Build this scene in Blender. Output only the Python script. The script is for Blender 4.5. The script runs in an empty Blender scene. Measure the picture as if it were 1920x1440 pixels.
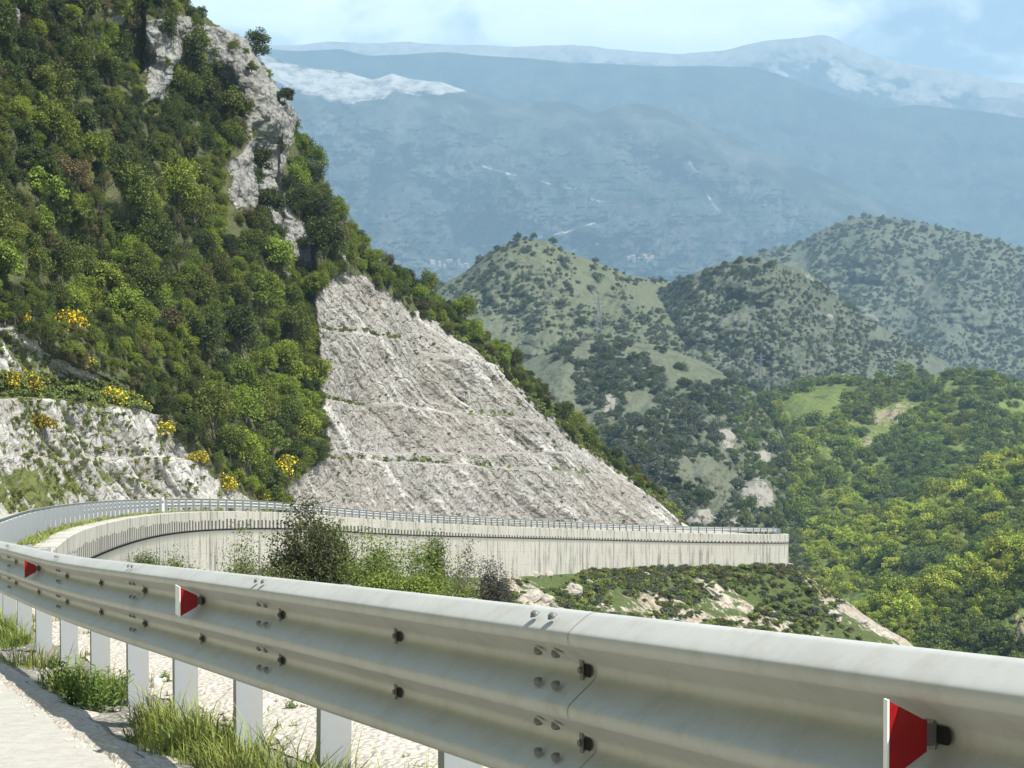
import bpy, bmesh, math, random
import numpy as np
from mathutils import Vector, Matrix

random.seed(7)
RNG = np.random.default_rng(11)
sc = bpy.context.scene
COL = sc.collection
R = math.radians

# ------------------------------------------------------------------ camera
F = 3000.0            # focal length in pixels of the 1920 px wide photograph
CAMZ = 1.20
PITCH = math.atan(60 / F)
cam = bpy.data.cameras.new('camera')
cam.sensor_width = 36.0
cam.lens = 36.0 * F / 1920.0
cam.clip_start = 0.1
cam.clip_end = 40000
camo = bpy.data.objects.new('camera', cam)
COL.objects.link(camo)
camo.location = (0, 0, CAMZ)
camo.rotation_euler = (R(90) - PITCH, 0, 0)
sc.camera = camo
FW = np.array([0, math.cos(PITCH), -math.sin(PITCH)])
UP = np.array([0, math.sin(PITCH), math.cos(PITCH)])
RT = np.array([1.0, 0, 0])
CAM = np.array([0, 0, CAMZ])


def P(x, y, d):
    """photo direction and a distance -> world point (arrays allowed)"""
    x, y, d = np.asarray(x, float), np.asarray(y, float), np.asarray(d, float)
    v = FW + ((x - 960) / F)[..., None] * RT + ((720 - y) / F)[..., None] * UP
    return CAM + v * d[..., None]


# ------------------------------------------------------------------ noise
def _hash(ix, iy, iz, seed):
    h = (ix.astype(np.uint32) * np.uint32(374761393) + iy.astype(np.uint32) * np.uint32(668265263)
         + iz.astype(np.uint32) * np.uint32(2147483647) + np.uint32(seed * 974711 + 13))
    h = (h ^ (h >> np.uint32(13))) * np.uint32(1274126177)
    h = (h ^ (h >> np.uint32(16))) * np.uint32(2246822519)
    return ((h ^ (h >> np.uint32(15))) & np.uint32(0xffff)).astype(np.float64) / 65535.0


def vnoise(x, y, z=0.0, seed=0):
    x, y, z = np.broadcast_arrays(np.asarray(x, float), np.asarray(y, float), np.asarray(z, float))
    fx, fy, fz = np.floor(x), np.floor(y), np.floor(z)
    ix, iy, iz = fx.astype(np.int64), fy.astype(np.int64), fz.astype(np.int64)
    ux, uy, uz = x - fx, y - fy, z - fz
    ux, uy, uz = (t * t * t * (t * (t * 6 - 15) + 10) for t in (ux, uy, uz))
    out = 0
    for a in (0, 1):
        wa = ux if a else 1 - ux
        for b in (0, 1):
            wb = uy if b else 1 - uy
            for c in (0, 1):
                wc = uz if c else 1 - uz
                out = out + wa * wb * wc * _hash(ix + a, iy + b, iz + c, seed)
    return out * 2 - 1


def fbm(x, y, z=0.0, oct=4, seed=0, gain=0.5, ridged=False):
    s, a, t = 0, 1.0, 0
    x, y, z = np.asarray(x, float), np.asarray(y, float), np.asarray(z, float)
    for o in range(oct):
        n = vnoise(x, y, z, seed + o * 17)
        if ridged:
            n = 1 - 2 * np.abs(n)
        s = s + a * n
        t += a
        a *= gain
        x, y, z = x * 2.03 + 5.1, y * 2.03 + 1.7, z * 2.03 + 9.2
    return s / t


def smooth(e0, e1, x):
    t = np.clip((x - e0) / (e1 - e0), 0, 1)
    return t * t * (3 - 2 * t)


def interp(pts, x):
    a = np.array(pts, float)
    return np.interp(x, a[:, 0], a[:, 1])


def inpoly(poly, x, y):
    x, y = np.asarray(x, float), np.asarray(y, float)
    r = np.zeros(x.shape, bool)
    n = len(poly)
    for i in range(n):
        x1, y1 = poly[i]
        x2, y2 = poly[(i + 1) % n]
        if y1 == y2:
            continue
        c = ((y1 > y) != (y2 > y)) & (x < (x2 - x1) * (y - y1) / (y2 - y1) + x1)
        r ^= c
    return r


def softpoly(poly, x, y, soft=5, n=12, seed=3):
    rr = np.random.default_rng(seed)
    s = np.zeros(np.shape(x))
    for i in range(n):
        a = rr.normal(size=2) * soft
        s += inpoly(poly, x + a[0], y + a[1])
    return s / n


# ------------------------------------------------------------------ objects
def mesh_np(name, V, faces, m=None, smooth_=False, attrs=None, uv=None, mats=None, midx=None):
    """faces: (n,k) int array, or list of arrays of different k"""
    me = bpy.data.meshes.new(name)
    V = np.asarray(V, np.float32).reshape(-1, 3)
    fl = faces if isinstance(faces, list) else [faces]
    fl = [np.asarray(f, np.int32) for f in fl if len(f)]
    tot = np.concatenate([np.full(len(f), f.shape[1], np.int32) for f in fl])
    loops = np.concatenate([f.ravel() for f in fl])
    me.vertices.add(len(V))
    me.vertices.foreach_set('co', V.ravel())
    me.loops.add(len(loops))
    me.loops.foreach_set('vertex_index', loops)
    me.polygons.add(len(tot))
    st = np.zeros(len(tot), np.int32)
    st[1:] = np.cumsum(tot)[:-1]
    me.polygons.foreach_set('loop_start', st)
    me.polygons.foreach_set('loop_total', tot)
    me.polygons.foreach_set('use_smooth', np.full(len(tot), bool(smooth_)))
    for mm in (mats or ([m] if m else [])):
        me.materials.append(mm)
    if midx is not None:
        me.polygons.foreach_set('material_index', np.asarray(midx, np.int32))
    for k, a in (attrs or {}).items():
        at = me.attributes.new(k, 'FLOAT', 'POINT')
        at.data.foreach_set('value', np.asarray(a, np.float32).ravel())
    if uv is not None:
        ul = me.uv_layers.new(name='UVMap')
        ul.data.foreach_set('uv', np.asarray(uv, np.float32)[loops].ravel())
    me.update()
    me.validate()
    return me


def obj(name, me, parent=None, loc=None):
    o = bpy.data.objects.new(name, me)
    COL.objects.link(o)
    if parent is not None:
        o.parent = parent
    if loc is not None:
        o.location = loc
    return o


def empty(name, loc=(0, 0, 0), rz=0.0):
    o = bpy.data.objects.new(name, None)
    COL.objects.link(o)
    o.location = loc
    o.rotation_euler = (0, 0, rz)
    o.empty_display_size = 0.3
    return o


def tag(o, label=None, cat=None, group=None, kind=None):
    if label:
        o['label'] = label
    if cat:
        o['category'] = cat
    if group:
        o['group'] = group
    if kind:
        o['kind'] = kind
    return o


class MB:
    """collects simple shapes into one mesh"""
    def __init__(s):
        s.v, s.f, s.n = [], {}, 0

    def add(s, V, Fs):
        V = np.asarray(V, float).reshape(-1, 3)
        for f in Fs:
            s.f.setdefault(len(f), []).append([i + s.n for i in f])
        s.v.append(V)
        s.n += len(V)

    def addnp(s, V, Fa):
        s.f.setdefault(Fa.shape[1], []).extend((np.asarray(Fa) + s.n).tolist())
        s.v.append(np.asarray(V, float).reshape(-1, 3))
        s.n += len(s.v[-1])

    def box(s, c, ax, ay, az):
        """centre + three half-extent vectors"""
        c, ax, ay, az = (np.asarray(q, float) for q in (c, ax, ay, az))
        V = [c + i * ax + j * ay + k * az for k in (-1, 1) for j in (-1, 1) for i in (-1, 1)]
        s.add(V, [(0, 2, 3, 1), (4, 5, 7, 6), (0, 1, 5, 4), (2, 6, 7, 3), (0, 4, 6, 2), (1, 3, 7, 5)])

    def tube(s, pts, rad, n=6):
        pts = np.asarray(pts, float)
        rad = np.broadcast_to(rad, (len(pts),))
        V = []
        for i, p in enumerate(pts):
            t = pts[min(i + 1, len(pts) - 1)] - pts[max(i - 1, 0)]
            t = t / (np.linalg.norm(t) + 1e-9)
            a = np.cross(t, [0.31, 0.2, 0.93])
            if np.linalg.norm(a) < 1e-3:
                a = np.cross(t, [1, 0, 0])
            a /= np.linalg.norm(a)
            b = np.cross(t, a)
            for k in range(n):
                w = 2 * math.pi * k / n
                V.append(p + rad[i] * (math.cos(w) * a + math.sin(w) * b))
        Fs = []
        for i in range(len(pts) - 1):
            for k in range(n):
                Fs.append((i * n + k, i * n + (k + 1) % n, (i + 1) * n + (k + 1) % n, (i + 1) * n + k))
        Fs.append(tuple(range(n - 1, -1, -1)))
        Fs.append(tuple((len(pts) - 1) * n + k for k in range(n)))
        s.add(V, Fs)

    def mesh(s, name, m, smooth_=False):
        return mesh_np(name, np.concatenate(s.v), [np.array(q) for q in s.f.values()], m, smooth_)


def gridfaces(nr, nc):
    i = np.arange(nr - 1)[:, None] * nc + np.arange(nc - 1)[None, :]
    i = i.ravel()
    return np.stack([i, i + nc, i + nc + 1, i + 1], 1)


# ------------------------------------------------------------------ materials
def newmat(name):
    m = bpy.data.materials.new(name)
    m.use_nodes = True
    nt = m.node_tree
    b = nt.nodes['Principled BSDF']
    return m, nt, b


class NT:
    def __init__(s, nt):
        s.nt = nt

    def n(s, t, **kw):
        nd = s.nt.nodes.new(t)
        for k, v in kw.items():
            setattr(nd, k, v)
        return nd

    def l(s, a, b):
        s.nt.links.new(a, b)

    def put(s, sock, v):
        if hasattr(v, 'is_linked') or isinstance(v, bpy.types.NodeSocket):
            s.l(v, sock)
        else:
            sock.default_value = v

    def coord(s, kind='Object', scale=(1, 1, 1), rot=(0, 0, 0)):
        c = s.n('ShaderNodeTexCoord')
        mp = s.n('ShaderNodeMapping')
        mp.inputs['Scale'].default_value = scale
        mp.inputs['Rotation'].default_value = rot
        s.l(c.outputs[kind], mp.inputs['Vector'])
        return mp.outputs[0]

    def noise(s, vec, scale=1, detail=4, rough=0.55, dist=0.0):
        t = s.n('ShaderNodeTexNoise')
        t.inputs['Scale'].default_value = scale
        t.inputs['Detail'].default_value = detail
        t.inputs['Roughness'].default_value = rough
        t.inputs['Distortion'].default_value = dist
        if vec is not None:
            s.l(vec, t.inputs['Vector'])
        return t.outputs['Fac']

    def voro(s, vec, scale=1, feature='F1', out='Distance'):
        t = s.n('ShaderNodeTexVoronoi')
        t.feature = feature
        t.inputs['Scale'].default_value = scale
        if vec is not None:
            s.l(vec, t.inputs['Vector'])
        return t.outputs[out]

    def ramp(s, fac, stops):
        r = s.n('ShaderNodeValToRGB')
        e = r.color_ramp.elements
        while len(e) < len(stops):
            e.new(0.5)
        for q, (p, c) in zip(e, stops):
            q.position = p
            q.color = (c, c, c, 1) if isinstance(c, (int, float)) else (*c, 1)
        s.l(fac, r.inputs[0])
        return r.outputs[0]

    def mix(s, fac, a, b, mode='MIX'):
        x = s.n('ShaderNodeMix', data_type='RGBA', blend_type=mode)
        s.put(x.inputs[0], fac)
        for sock, v in ((x.inputs[6], a), (x.inputs[7], b)):
            if isinstance(v, tuple) and len(v) == 3:
                v = (*v, 1)
            s.put(sock, v)
        return x.outputs[2]

    def math(s, op, a, b=0.0, clamp=False):
        x = s.n('ShaderNodeMath', operation=op)
        x.use_clamp = clamp
        s.put(x.inputs[0], a)
        s.put(x.inputs[1], b)
        return x.outputs[0]

    def attr(s, name):
        a = s.n('ShaderNodeAttribute')
        a.attribute_name = name
        return a.outputs['Fac']

    def bump(s, h, strength, dist, b):
        x = s.n('ShaderNodeBump')
        x.inputs['Strength'].default_value = strength
        x.inputs['Distance'].default_value = dist
        s.l(h, x.inputs['Height'])
        s.l(x.outputs[0], b.inputs['Normal'])


def simple(name, col, rough=0.7, metal=0.0, var=0.15, scale=8, spec=0.3):
    m, nt, b = newmat(name)
    t = NT(nt)
    n = t.noise(t.coord('Object'), scale, 5)
    c = t.mix(n, tuple(q * (1 - var) for q in col), tuple(min(1, q * (1 + var)) for q in col))
    t.l(c, b.inputs['Base Color'])
    b.inputs['Roughness'].default_value = rough
    b.inputs['Metallic'].default_value = metal
    b.inputs['Specular IOR Level'].default_value = spec
    return m


def leafmat(name, col, var=0.35, hue=0.014, trans=0.25, sc_=1.2, second=None):
    m, nt, b = newmat(name)
    t = NT(nt)
    oi = t.n('ShaderNodeObjectInfo')
    rnd = oi.outputs['Random']
    n = t.noise(t.coord('Object'), sc_, 3, 0.6)
    geo = t.n('ShaderNodeNewGeometry')
    ri = geo.outputs['Random Per Island']
    c = t.mix(n, tuple(q * 0.65 for q in col), tuple(q * 1.4 for q in col))
    if second:
        c = t.mix(t.ramp(ri, [(0.6, 0.0), (0.62, 1.0)]), c, second)
    hs = t.n('ShaderNodeHueSaturation')
    t.l(c, hs.inputs['Color'])
    t.put(hs.inputs['Hue'], t.math('ADD', t.math('MULTIPLY', rnd, hue * 2), 0.5 - hue))
    rr = t.math('FRACT', t.math('MULTIPLY', rnd, 7.31))
    v = t.math('ADD', t.math('MULTIPLY', rr, var * 2), 1 - var)
    v2 = t.math('ADD', t.math('MULTIPLY', ri, 0.5), 0.75)
    t.put(hs.inputs['Value'], t.math('MULTIPLY', v, v2))
    t.l(hs.outputs[0], b.inputs['Base Color'])
    b.inputs['Roughness'].default_value = 0.6
    b.inputs['Specular IOR Level'].default_value = 0.25
    tr = t.n('ShaderNodeBsdfTranslucent')
    t.l(hs.outputs[0], tr.inputs['Color'])
    mx = t.n('ShaderNodeMixShader')
    mx.inputs[0].default_value = trans
    t.l(b.outputs[0], mx.inputs[1])
    t.l(tr.outputs[0], mx.inputs[2])
    t.l(mx.outputs[0], nt.nodes['Material Output'].inputs['Surface'])
    return m


M = {}
M['bark'] = simple('bark', (0.16, 0.13, 0.10), 0.9, var=0.4, scale=12)
M['palebark'] = simple('pale_bark', (0.30, 0.27, 0.23), 0.9, var=0.4, scale=12)
LEAF = {
    'dark': leafmat('leaf_dark', (0.056, 0.076, 0.016)),
    'olive': leafmat('leaf_olive', (0.098, 0.122, 0.020)),
    'bright': leafmat('leaf_bright', (0.160, 0.205, 0.024)),
    'brown': leafmat('leaf_brown', (0.105, 0.088, 0.034)),
    'spring': leafmat('leaf_spring', (0.310, 0.360, 0.045), var=0.3),
    'mid': leafmat('leaf_mid', (0.130, 0.175, 0.036), var=0.3),
    'shrub': leafmat('leaf_shrub', (0.105, 0.122, 0.070), var=0.25),
    'broom': leafmat('leaf_broom', (0.12, 0.15, 0.025), second=(0.62, 0.46, 0.02)),
    'blossom': leafmat('leaf_blossom', (0.55, 0.53, 0.48)),
    'bush': leafmat('leaf_bush', (0.110, 0.150, 0.026), sc_=0.9),
    'juniper': leafmat('leaf_juniper', (0.085, 0.100, 0.032), sc_=1.5),
    'greyshrub': leafmat('leaf_grey_shrub', (0.085, 0.084, 0.062)),
    'weed': leafmat('leaf_weed', (0.14, 0.20, 0.04), sc_=3),
    'grass': leafmat('leaf_grass', (0.19, 0.225, 0.052), sc_=3),
    'lowgreen': leafmat('leaf_low_green', (0.125, 0.155, 0.042)),
}


def rockmat(name, light=(0.50, 0.485, 0.46), warm=(0.42, 0.36, 0.31), dark=(0.12, 0.115, 0.10),
            green=(0.075, 0.095, 0.030), scale=1.0, crack=1.0, gthr=0.5, soil=(0.07, 0.075, 0.032), strata=False):
    """limestone with cracks; point attributes: rock (1 rock, 0 soil), veg (grassy patches)"""
    m, nt, b = newmat(name)
    t = NT(nt)
    co = t.coord('Object', (scale, scale, scale))
    big = t.noise(co, 0.09, 4, 0.6)
    c = t.mix(t.ramp(big, [(0.40, 0.0), (0.62, 1.0)]), light, warm)
    fine = t.noise(co, 1.6, 6, 0.7)
    c = t.mix(t.ramp(fine, [(0.30, 0.0), (0.50, 1.0)]), dark, c)
    wv = t.n('ShaderNodeVectorMath', operation='MULTIPLY_ADD')
    nz = t.n('ShaderNodeTexNoise')
    nz.inputs['Scale'].default_value = 0.8
    nz.inputs['Detail'].default_value = 4
    t.l(co, nz.inputs['Vector'])
    t.l(nz.outputs['Color'], wv.inputs[0])
    wv.inputs[1].default_value = (1.6, 1.6, 1.6)
    t.l(co, wv.inputs[2])
    cr = t.voro(wv.outputs[0], 0.75, 'DISTANCE_TO_EDGE')
    crm = t.ramp(cr, [(0.0, 1.0), (0.07, 0.0)])
    c = t.mix(t.math('MULTIPLY', crm, 0.75 * crack), c, dark)
    sp = t.noise(co, 4.5, 3, 0.7)
    c = t.mix(t.ramp(sp, [(0.36, 0.75), (0.5, 0.0)]), c, dark)
    if strata:
        st = t.attr('strat')
        c = t.mix(t.ramp(st, [(0.30, 0.62), (0.48, 0.0)]), c, dark)
        c = t.mix(t.ramp(st, [(0.60, 0.0), (0.75, 0.5)]), c, (0.60, 0.585, 0.55))
    vg = t.attr('veg')
    gn = t.noise(co, 0.9, 5, 0.65)
    gm = t.ramp(t.math('ADD', gn, t.math('SUBTRACT', vg, 0.5)), [(gthr, 0.0), (gthr + 0.08, 1.0)])
    gcol = t.mix(t.noise(co, 2.5, 3), tuple(q * 0.6 for q in green), tuple(q * 1.5 for q in green))
    c = t.mix(gm, c, gcol)
    rk = t.attr('rock')
    sn = t.noise(co, 1.3, 5, 0.7)
    scol = t.mix(sn, tuple(q * 0.6 for q in soil), tuple(q * 1.6 for q in soil))
    rm = t.ramp(t.math('ADD', rk, t.math('MULTIPLY', t.math('SUBTRACT', sn, 0.5), 0.9)), [(0.44, 0.0), (0.56, 1.0)])
    c = t.mix(rm, scol, c)
    t.l(c, b.inputs['Base Color'])
    b.inputs['Roughness'].default_value = 0.92
    b.inputs['Specular IOR Level'].default_value = 0.15
    h = t.math('ADD', t.math('MULTIPLY', fine, 0.6), t.math('MULTIPLY', t.math('MINIMUM', cr, 0.15), 3.0))
    h = t.math('ADD', h, t.math('MULTIPLY', sp, 0.3))
    t.bump(h, 0.9, 0.35, b)
    return m


M['mountain'] = rockmat('mountain_ground', light=(0.42, 0.415, 0.40), warm=(0.38, 0.35, 0.31))
M['cut'] = rockmat('cut_limestone', strata=True, light=(0.33, 0.318, 0.288), warm=(0.285, 0.262, 0.228), dark=(0.125, 0.117, 0.10), crack=.30)
M['cutnear'] = rockmat('near_cut_limestone', strata=True, light=(0.36, 0.355, 0.325), warm=(0.33, 0.31, 0.265), dark=(0.14, 0.13, 0.105), crack=.2, green=(0.10, 0.115, 0.035))
M['cliff'] = rockmat('cliff_limestone', light=(0.27, 0.275, 0.265), warm=(0.21, 0.205, 0.18), dark=(0.10, 0.10, 0.09), scale=0.7)
M['knoll'] = rockmat('knoll_ground', light=(0.42, 0.385, 0.32), warm=(0.36, 0.31, 0.245), dark=(0.20, 0.16, 0.11), green=(0.065, 0.085, 0.026), scale=0.8, soil=(0.08, 0.085, 0.03))
M['boulder'] = simple('boulder_stone', (0.31, 0.285, 0.24), 0.9, var=0.5, scale=2)

# ------------------------------------------------------------------ guardrail line (also carries the road and the wall)
ctrl = [(2.12 - .455 * Y, Y, -.23 - .108 * Y) for Y in (-30, -20, -12, -6, 0, 4, 8, 12)]
ctrl += [(-5.02, 15.7, -1.86), (-8.8, 25, -2.83)]
for x, y, d in [(-34, 984, 35), (33, 962, 45), (77, 950.5, 52), (202, 938, 72), (305, 935, 88), (406, 935, 97), (545, 942, 110),
                (675, 956, 122), (807, 965, 137), (997, 975, 160), (1154, 982, 178), (1293, 987, 189)]:
    q = P(x, y, d) - CAM
    ctrl.append(tuple(q))
ctrl += [(30.6, 196.5, -21.6), (33.6, 201, -22.2), (33.4, 208, -22.9), (29, 217, -24), (21, 226, -25), (10, 234, -26)]
ctrl = np.array(ctrl)
ctrl[:, 2] += CAMZ


def spline(c, n=40):
    """centripetal Catmull-Rom"""
    c = np.vstack([2 * c[0] - c[1], c, 2 * c[-1] - c[-2]])
    out = []
    for i in range(1, len(c) - 2):
        p = c[i - 1:i + 3]
        t = [0.0]
        for k in range(3):
            t.append(t[-1] + np.linalg.norm(p[k + 1] - p[k]) ** 0.5)
        for s in np.linspace(t[1], t[2], n, endpoint=False):
            A = [((t[k + 1] - s) * p[k] + (s - t[k]) * p[k + 1]) / (t[k + 1] - t[k]) for k in range(3)]
            B = [((t[k + 2] - s) * A[k] + (s - t[k]) * A[k + 1]) / (t[k + 2] - t[k]) for k in range(2)]
            out.append(((t[2] - s) * B[0] + (s - t[1]) * B[1]) / (t[2] - t[1]))
    out.append(c[-2])
    return np.array(out)


RAW = spline(ctrl)
seg = np.linalg.norm(np.diff(RAW[:, :2], axis=0), axis=1)
S_ = np.concatenate([[0], np.cumsum(seg)])
for _ in range(2):   # ease small wiggles of the height and the plan
    k = np.ones(41) / 41
    pad = np.pad(RAW, ((20, 20), (0, 0)), mode='edge')
    ease = np.stack([np.convolve(pad[:, i], k, 'valid') for i in range(3)], 1)
    w = smooth(20, 40, S_ - 25)[:, None] * (1 - smooth(S_[-1] - 50, S_[-1] - 35, S_))[:, None]
    RAW = RAW * (1 - w) + ease * w
seg = np.linalg.norm(np.diff(RAW[:, :2], axis=0), axis=1)
S_ = np.concatenate([[0], np.cumsum(seg)])
SMAX = S_[-1]


def path(s):
    """top line of the rail at arc length s; returns points, tangent (xy), left normal (xy)"""
    s = np.atleast_1d(np.asarray(s, float))
    q = np.stack([np.interp(s, S_, RAW[:, i]) for i in range(3)], 1)
    a = np.stack([np.interp(s + .4, S_, RAW[:, i]) for i in range(3)], 1)
    b = np.stack([np.interp(s - .4, S_, RAW[:, i]) for i in range(3)], 1)
    t = (a - b)[:, :2]
    t /= np.linalg.norm(t, axis=1)[:, None] + 1e-9
    nl = np.stack([-t[:, 1], t[:, 0]], 1)
    return q, t, nl


def at(s, u, dz):
    """point u metres left of the rail face, dz above the road surface"""
    q, t, nl = path(s)
    u = np.broadcast_to(u, (len(q),))
    r = q.copy()
    r[:, :2] += nl * u[:, None]
    r[:, 2] += -0.95 + np.broadcast_to(dz, (len(q),))
    return r


def s_of_y(Y):
    return float(np.interp(Y, RAW[:np.argmax(RAW[:, 1]), 1], S_[:np.argmax(RAW[:, 1])]))


S0 = s_of_y(4.22)          # arc length of a post
PITCHP = 1.42
RAILH = 0.95

# ------------------------------------------------------------------ road and verges
def strip(name, s, us, dzs, m, smooth_=True, attrs=None, jit=0.0, seed=1, uvs=True):
    """us, dzs: per cross-section offset, array over s or scalar"""
    rows = []
    for u, dz in zip(us, dzs):
        rows.append(at(s, u, dz))
    V = np.stack(rows, 1)              # ns, nu, 3
    ns, nu = V.shape[:2]
    if jit:
        V[..., 2] += jit * fbm(V[..., 0] * 3, V[..., 1] * 3, 0, 3, seed)
    uu = np.stack(np.broadcast_arrays(s[:, None], np.array([np.mean(u) for u in us])[None, :]), -1)
    f = gridfaces(ns, nu)
    at_ = {k: np.broadcast_to(v(V), (ns, nu)) for k, v in (attrs or {}).items()}
    return mesh_np(name, V.reshape(-1, 3), f, m, smooth_, at_, uu.reshape(-1, 2))


def asphalt():
    m, nt, b = newmat('asphalt')
    t = NT(nt)
    co = t.coord('Object')
    n1 = t.noise(co, 0.6, 4)
    n2 = t.noise(co, 60, 3, 0.8)
    n3 = t.voro(co, 130)
    c = t.mix(n1, (0.34, 0.33, 0.285), (0.41, 0.395, 0.345))
    c = t.mix(t.ramp(n2, [(0.35, 0.35), (0.65, 0.0)]), c, (0.17, 0.165, 0.15))
    c = t.mix(t.ramp(n3, [(0.0, 0.4), (0.4, 0.0)]), c, (0.42, 0.41, 0.38))
    n4 = t.noise(co, 9, 6, .75)
    c = t.mix(t.ramp(n4, [(.40, .28), (.56, 0.0)]), c, (0.16, 0.155, 0.14))
    c = t.mix(t.ramp(n4, [(.60, 0.0), (.75, .25)]), c, (0.44, 0.425, 0.38))
    t.l(c, b.inputs['Base Color'])
    b.inputs['Roughness'].default_value = 0.9
    t.bump(n3, 0.4, 0.006, b)
    return m


def soilmat(name, a, bcol, stones, thr=0.5, sc_=1.0):
    m, nt, b = newmat(name)
    t = NT(nt)
    co = t.coord('Object', (sc_, sc_, sc_))
    n1 = t.noise(co, 2.0, 6, 0.65)
    n2 = t.noise(co, 20, 5, 0.7)
    c = t.mix(n1, a, bcol)
    c = t.mix(t.ramp(n2, [(thr - .05, 0.0), (thr + 0.12, 1.0)]), c, stones)
    v = t.voro(co, 26)
    c = t.mix(t.ramp(v, [(0.35, 0.0), (0.6, 0.4)]), c, tuple(q * 0.55 for q in a))
    t.l(c, b.inputs['Base Color'])
    b.inputs['Roughness'].default_value = 0.95
    t.bump(t.math('SUBTRACT', n2, v), 0.8, 0.03, b)
    return m


M['asphalt'] = asphalt()
M['soil'] = soilmat('verge_soil', (0.13, 0.12, 0.10), (0.24, 0.22, 0.18), (0.40, 0.385, 0.34), 0.54)
M['gravel'] = soilmat('pale_gravel', (0.42, 0.38, 0.315), (0.50, 0.445, 0.375), (0.52, 0.48, 0.42), 0.5)

sr = np.arange(2.0, SMAX - 4, 0.5)
tag(obj('road', strip('road', sr, [9.2, 6, 3, 0.40, 0.2], [0.05, 0.06, 0.04, 0.0, -0.08], M['asphalt'])),
    'pale worn asphalt road at the lower left, curving away behind the steel guardrail', 'road', kind='structure')
s1 = np.arange(22, SMAX - 4, 0.10)
s1 = s1[(s1 < 60)]
s1 = np.concatenate([s1, np.arange(60, SMAX - 4, 0.6)])
edge = 0.40 + 0.04 * vnoise(s1 * 2.2, 0.3)
uset = [edge, 0.32, 0.2, 0.08, -0.05, -0.2, -0.4]
dzs = [-0.03, 0.02, -0.02, -0.05, -0.06, -0.05, -0.03]
tag(obj('roadside_verge', strip('roadside_verge', s1, uset, dzs, M['soil'], jit=0.03)),
    'dark stony soil strip between the asphalt and the guardrail posts', 'verge', kind='structure')
uset2 = [-0.4, -0.7, -1.0, -1.4, -1.75]
dz2 = [-0.03, 0.0, 0.02, 0.0, -0.15]
sA = np.concatenate([np.arange(10, 60, 0.15), np.arange(60, s_of_y(30), 0.5)])
tag(obj('gravel_shoulder', strip('gravel_shoulder', sA, uset2, dz2, M['gravel'], jit=0.06)),
    'bright pale gravel and dirt shoulder behind the guardrail posts', 'gravel', kind='structure')
sB = np.arange(s_of_y(30) - .2, SMAX - 4, 0.6)
tag(obj('grass_verge', strip('grass_verge', sB, [-0.4, -0.8], [-0.03, 0.08], M['soil'], jit=0.04)),
    'narrow grassy strip between the far guardrail and the concrete wall coping', 'verge', kind='structure')
se_ = s1[s1 < 75]
wob = .05 * vnoise(se_ * 1.3, .7) + .03 * vnoise(se_ * 5, .2)
tag(obj('gravel_edge', strip('gravel_edge', se_, [.50 + wob, .42, .30, .16 + wob * 1.5], [-.035, .018, .024, -.045], M['gravel'], jit=0.022)),
    'loose pale gravel edging along the asphalt at the lower left', 'gravel', kind='structure')
# roadside ditch on the uphill side
tag(obj('roadside_ditch', strip('roadside_ditch', sr, [14, 10.5, 9.9, 9.2], [1.2, -0.02, -0.1, 0.05], M['gravel'])),
    'gravelly ditch between the road and the foot of the rock cuts', 'ditch', kind='structure')

def uphill():  # out of view, continues the mountainside; added to block sky light on the rail
    s = np.arange(1, s_of_y(66), 1.0)
    us = np.concatenate([np.linspace(10.2, 26, 24), np.linspace(28, 60, 14)])
    V = np.stack([at(s, u, -.05 + 1.25 * (u - 10.2)) for u in us], 1)
    n = fbm(V[..., 0] * .25, V[..., 1] * .25, V[..., 2] * .25, 4, 81)
    V[..., 0] += .9 * n
    V[..., 2] += .9 * n * smooth(10.2, 12, us)[None, :]
    veg = .55 + .4 * smooth(12, 20, us)[None, :] + .2 * fbm(V[..., 0] * .2, V[..., 2] * .2, 0, 3, 82)
    tag(obj('uphill_slope', mesh_np('uphill_slope', V.reshape(-1, 3), gridfaces(*V.shape[:2])[:, ::-1], M['cutnear'], True,
                                    {'rock': np.full(veg.shape, .9), 'veg': veg, 'strat': np.full(veg.shape, .5)})),
        'unseen rocky grassy slope on the uphill side of the road near the camera, blocking sky light', 'slope', kind='structure')


uphill()

# ------------------------------------------------------------------ ground below the road (crook of the bend)
def embank():
    s = np.arange(4, SMAX - 6, 0.8)
    us = np.concatenate([np.linspace(-1.27, -12, 36), np.linspace(-13, -62, 60)])
    yy = path(s)[0][:, 1]
    base = interp([(-30, 0.1), (18, 0.1), (30, 3.2), (90, 3.4), (110, 3.9), (150, 4.6), (175, 4.3), (196, 3.7), (240, 4)], yy)
    g1 = interp([(-30, .45), (18, .35), (30, .22), (90, .25), (125, .42), (150, .62), (200, .66)], yy)
    V = np.zeros((len(s), len(us), 3))
    for j, u in enumerate(us):
        r = -u - 1.3
        edge_ = np.where(yy < 28, smooth(-0.01, 0.3, r), 1.0)
        V[:, j] = at(s, u, -base * edge_ - g1 * np.maximum(0, r - .3))
    amp = smooth(0.3, 5, -us - 1.3)[None, :]
    V[..., 2] += amp * (0.9 * fbm(V[..., 0] * .12, V[..., 1] * .12, 0, 5, 5) + .3 * fbm(V[..., 0] * .9, V[..., 1] * .9, 0, 3, 9))
    veg = 0.51 + 0.40 * fbm(V[..., 0] * .10, V[..., 1] * .10, 0, 3, 21) + 0.16 * smooth(-10, -1, us)[None, :]
    rock = np.full(veg.shape, 0.9)
    return V, s, us, veg, rock


EV, ES, EU, Eveg, Erock = embank()
tag(obj('hillside_below_road', mesh_np('hillside_below_road', EV.reshape(-1, 3), gridfaces(*EV.shape[:2]), M['knoll'], True,
                                       {'rock': Erock, 'veg': Eveg})),
    'rocky grassy slope dropping away below the road and the concrete wall', 'hillside', kind='structure')


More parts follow.
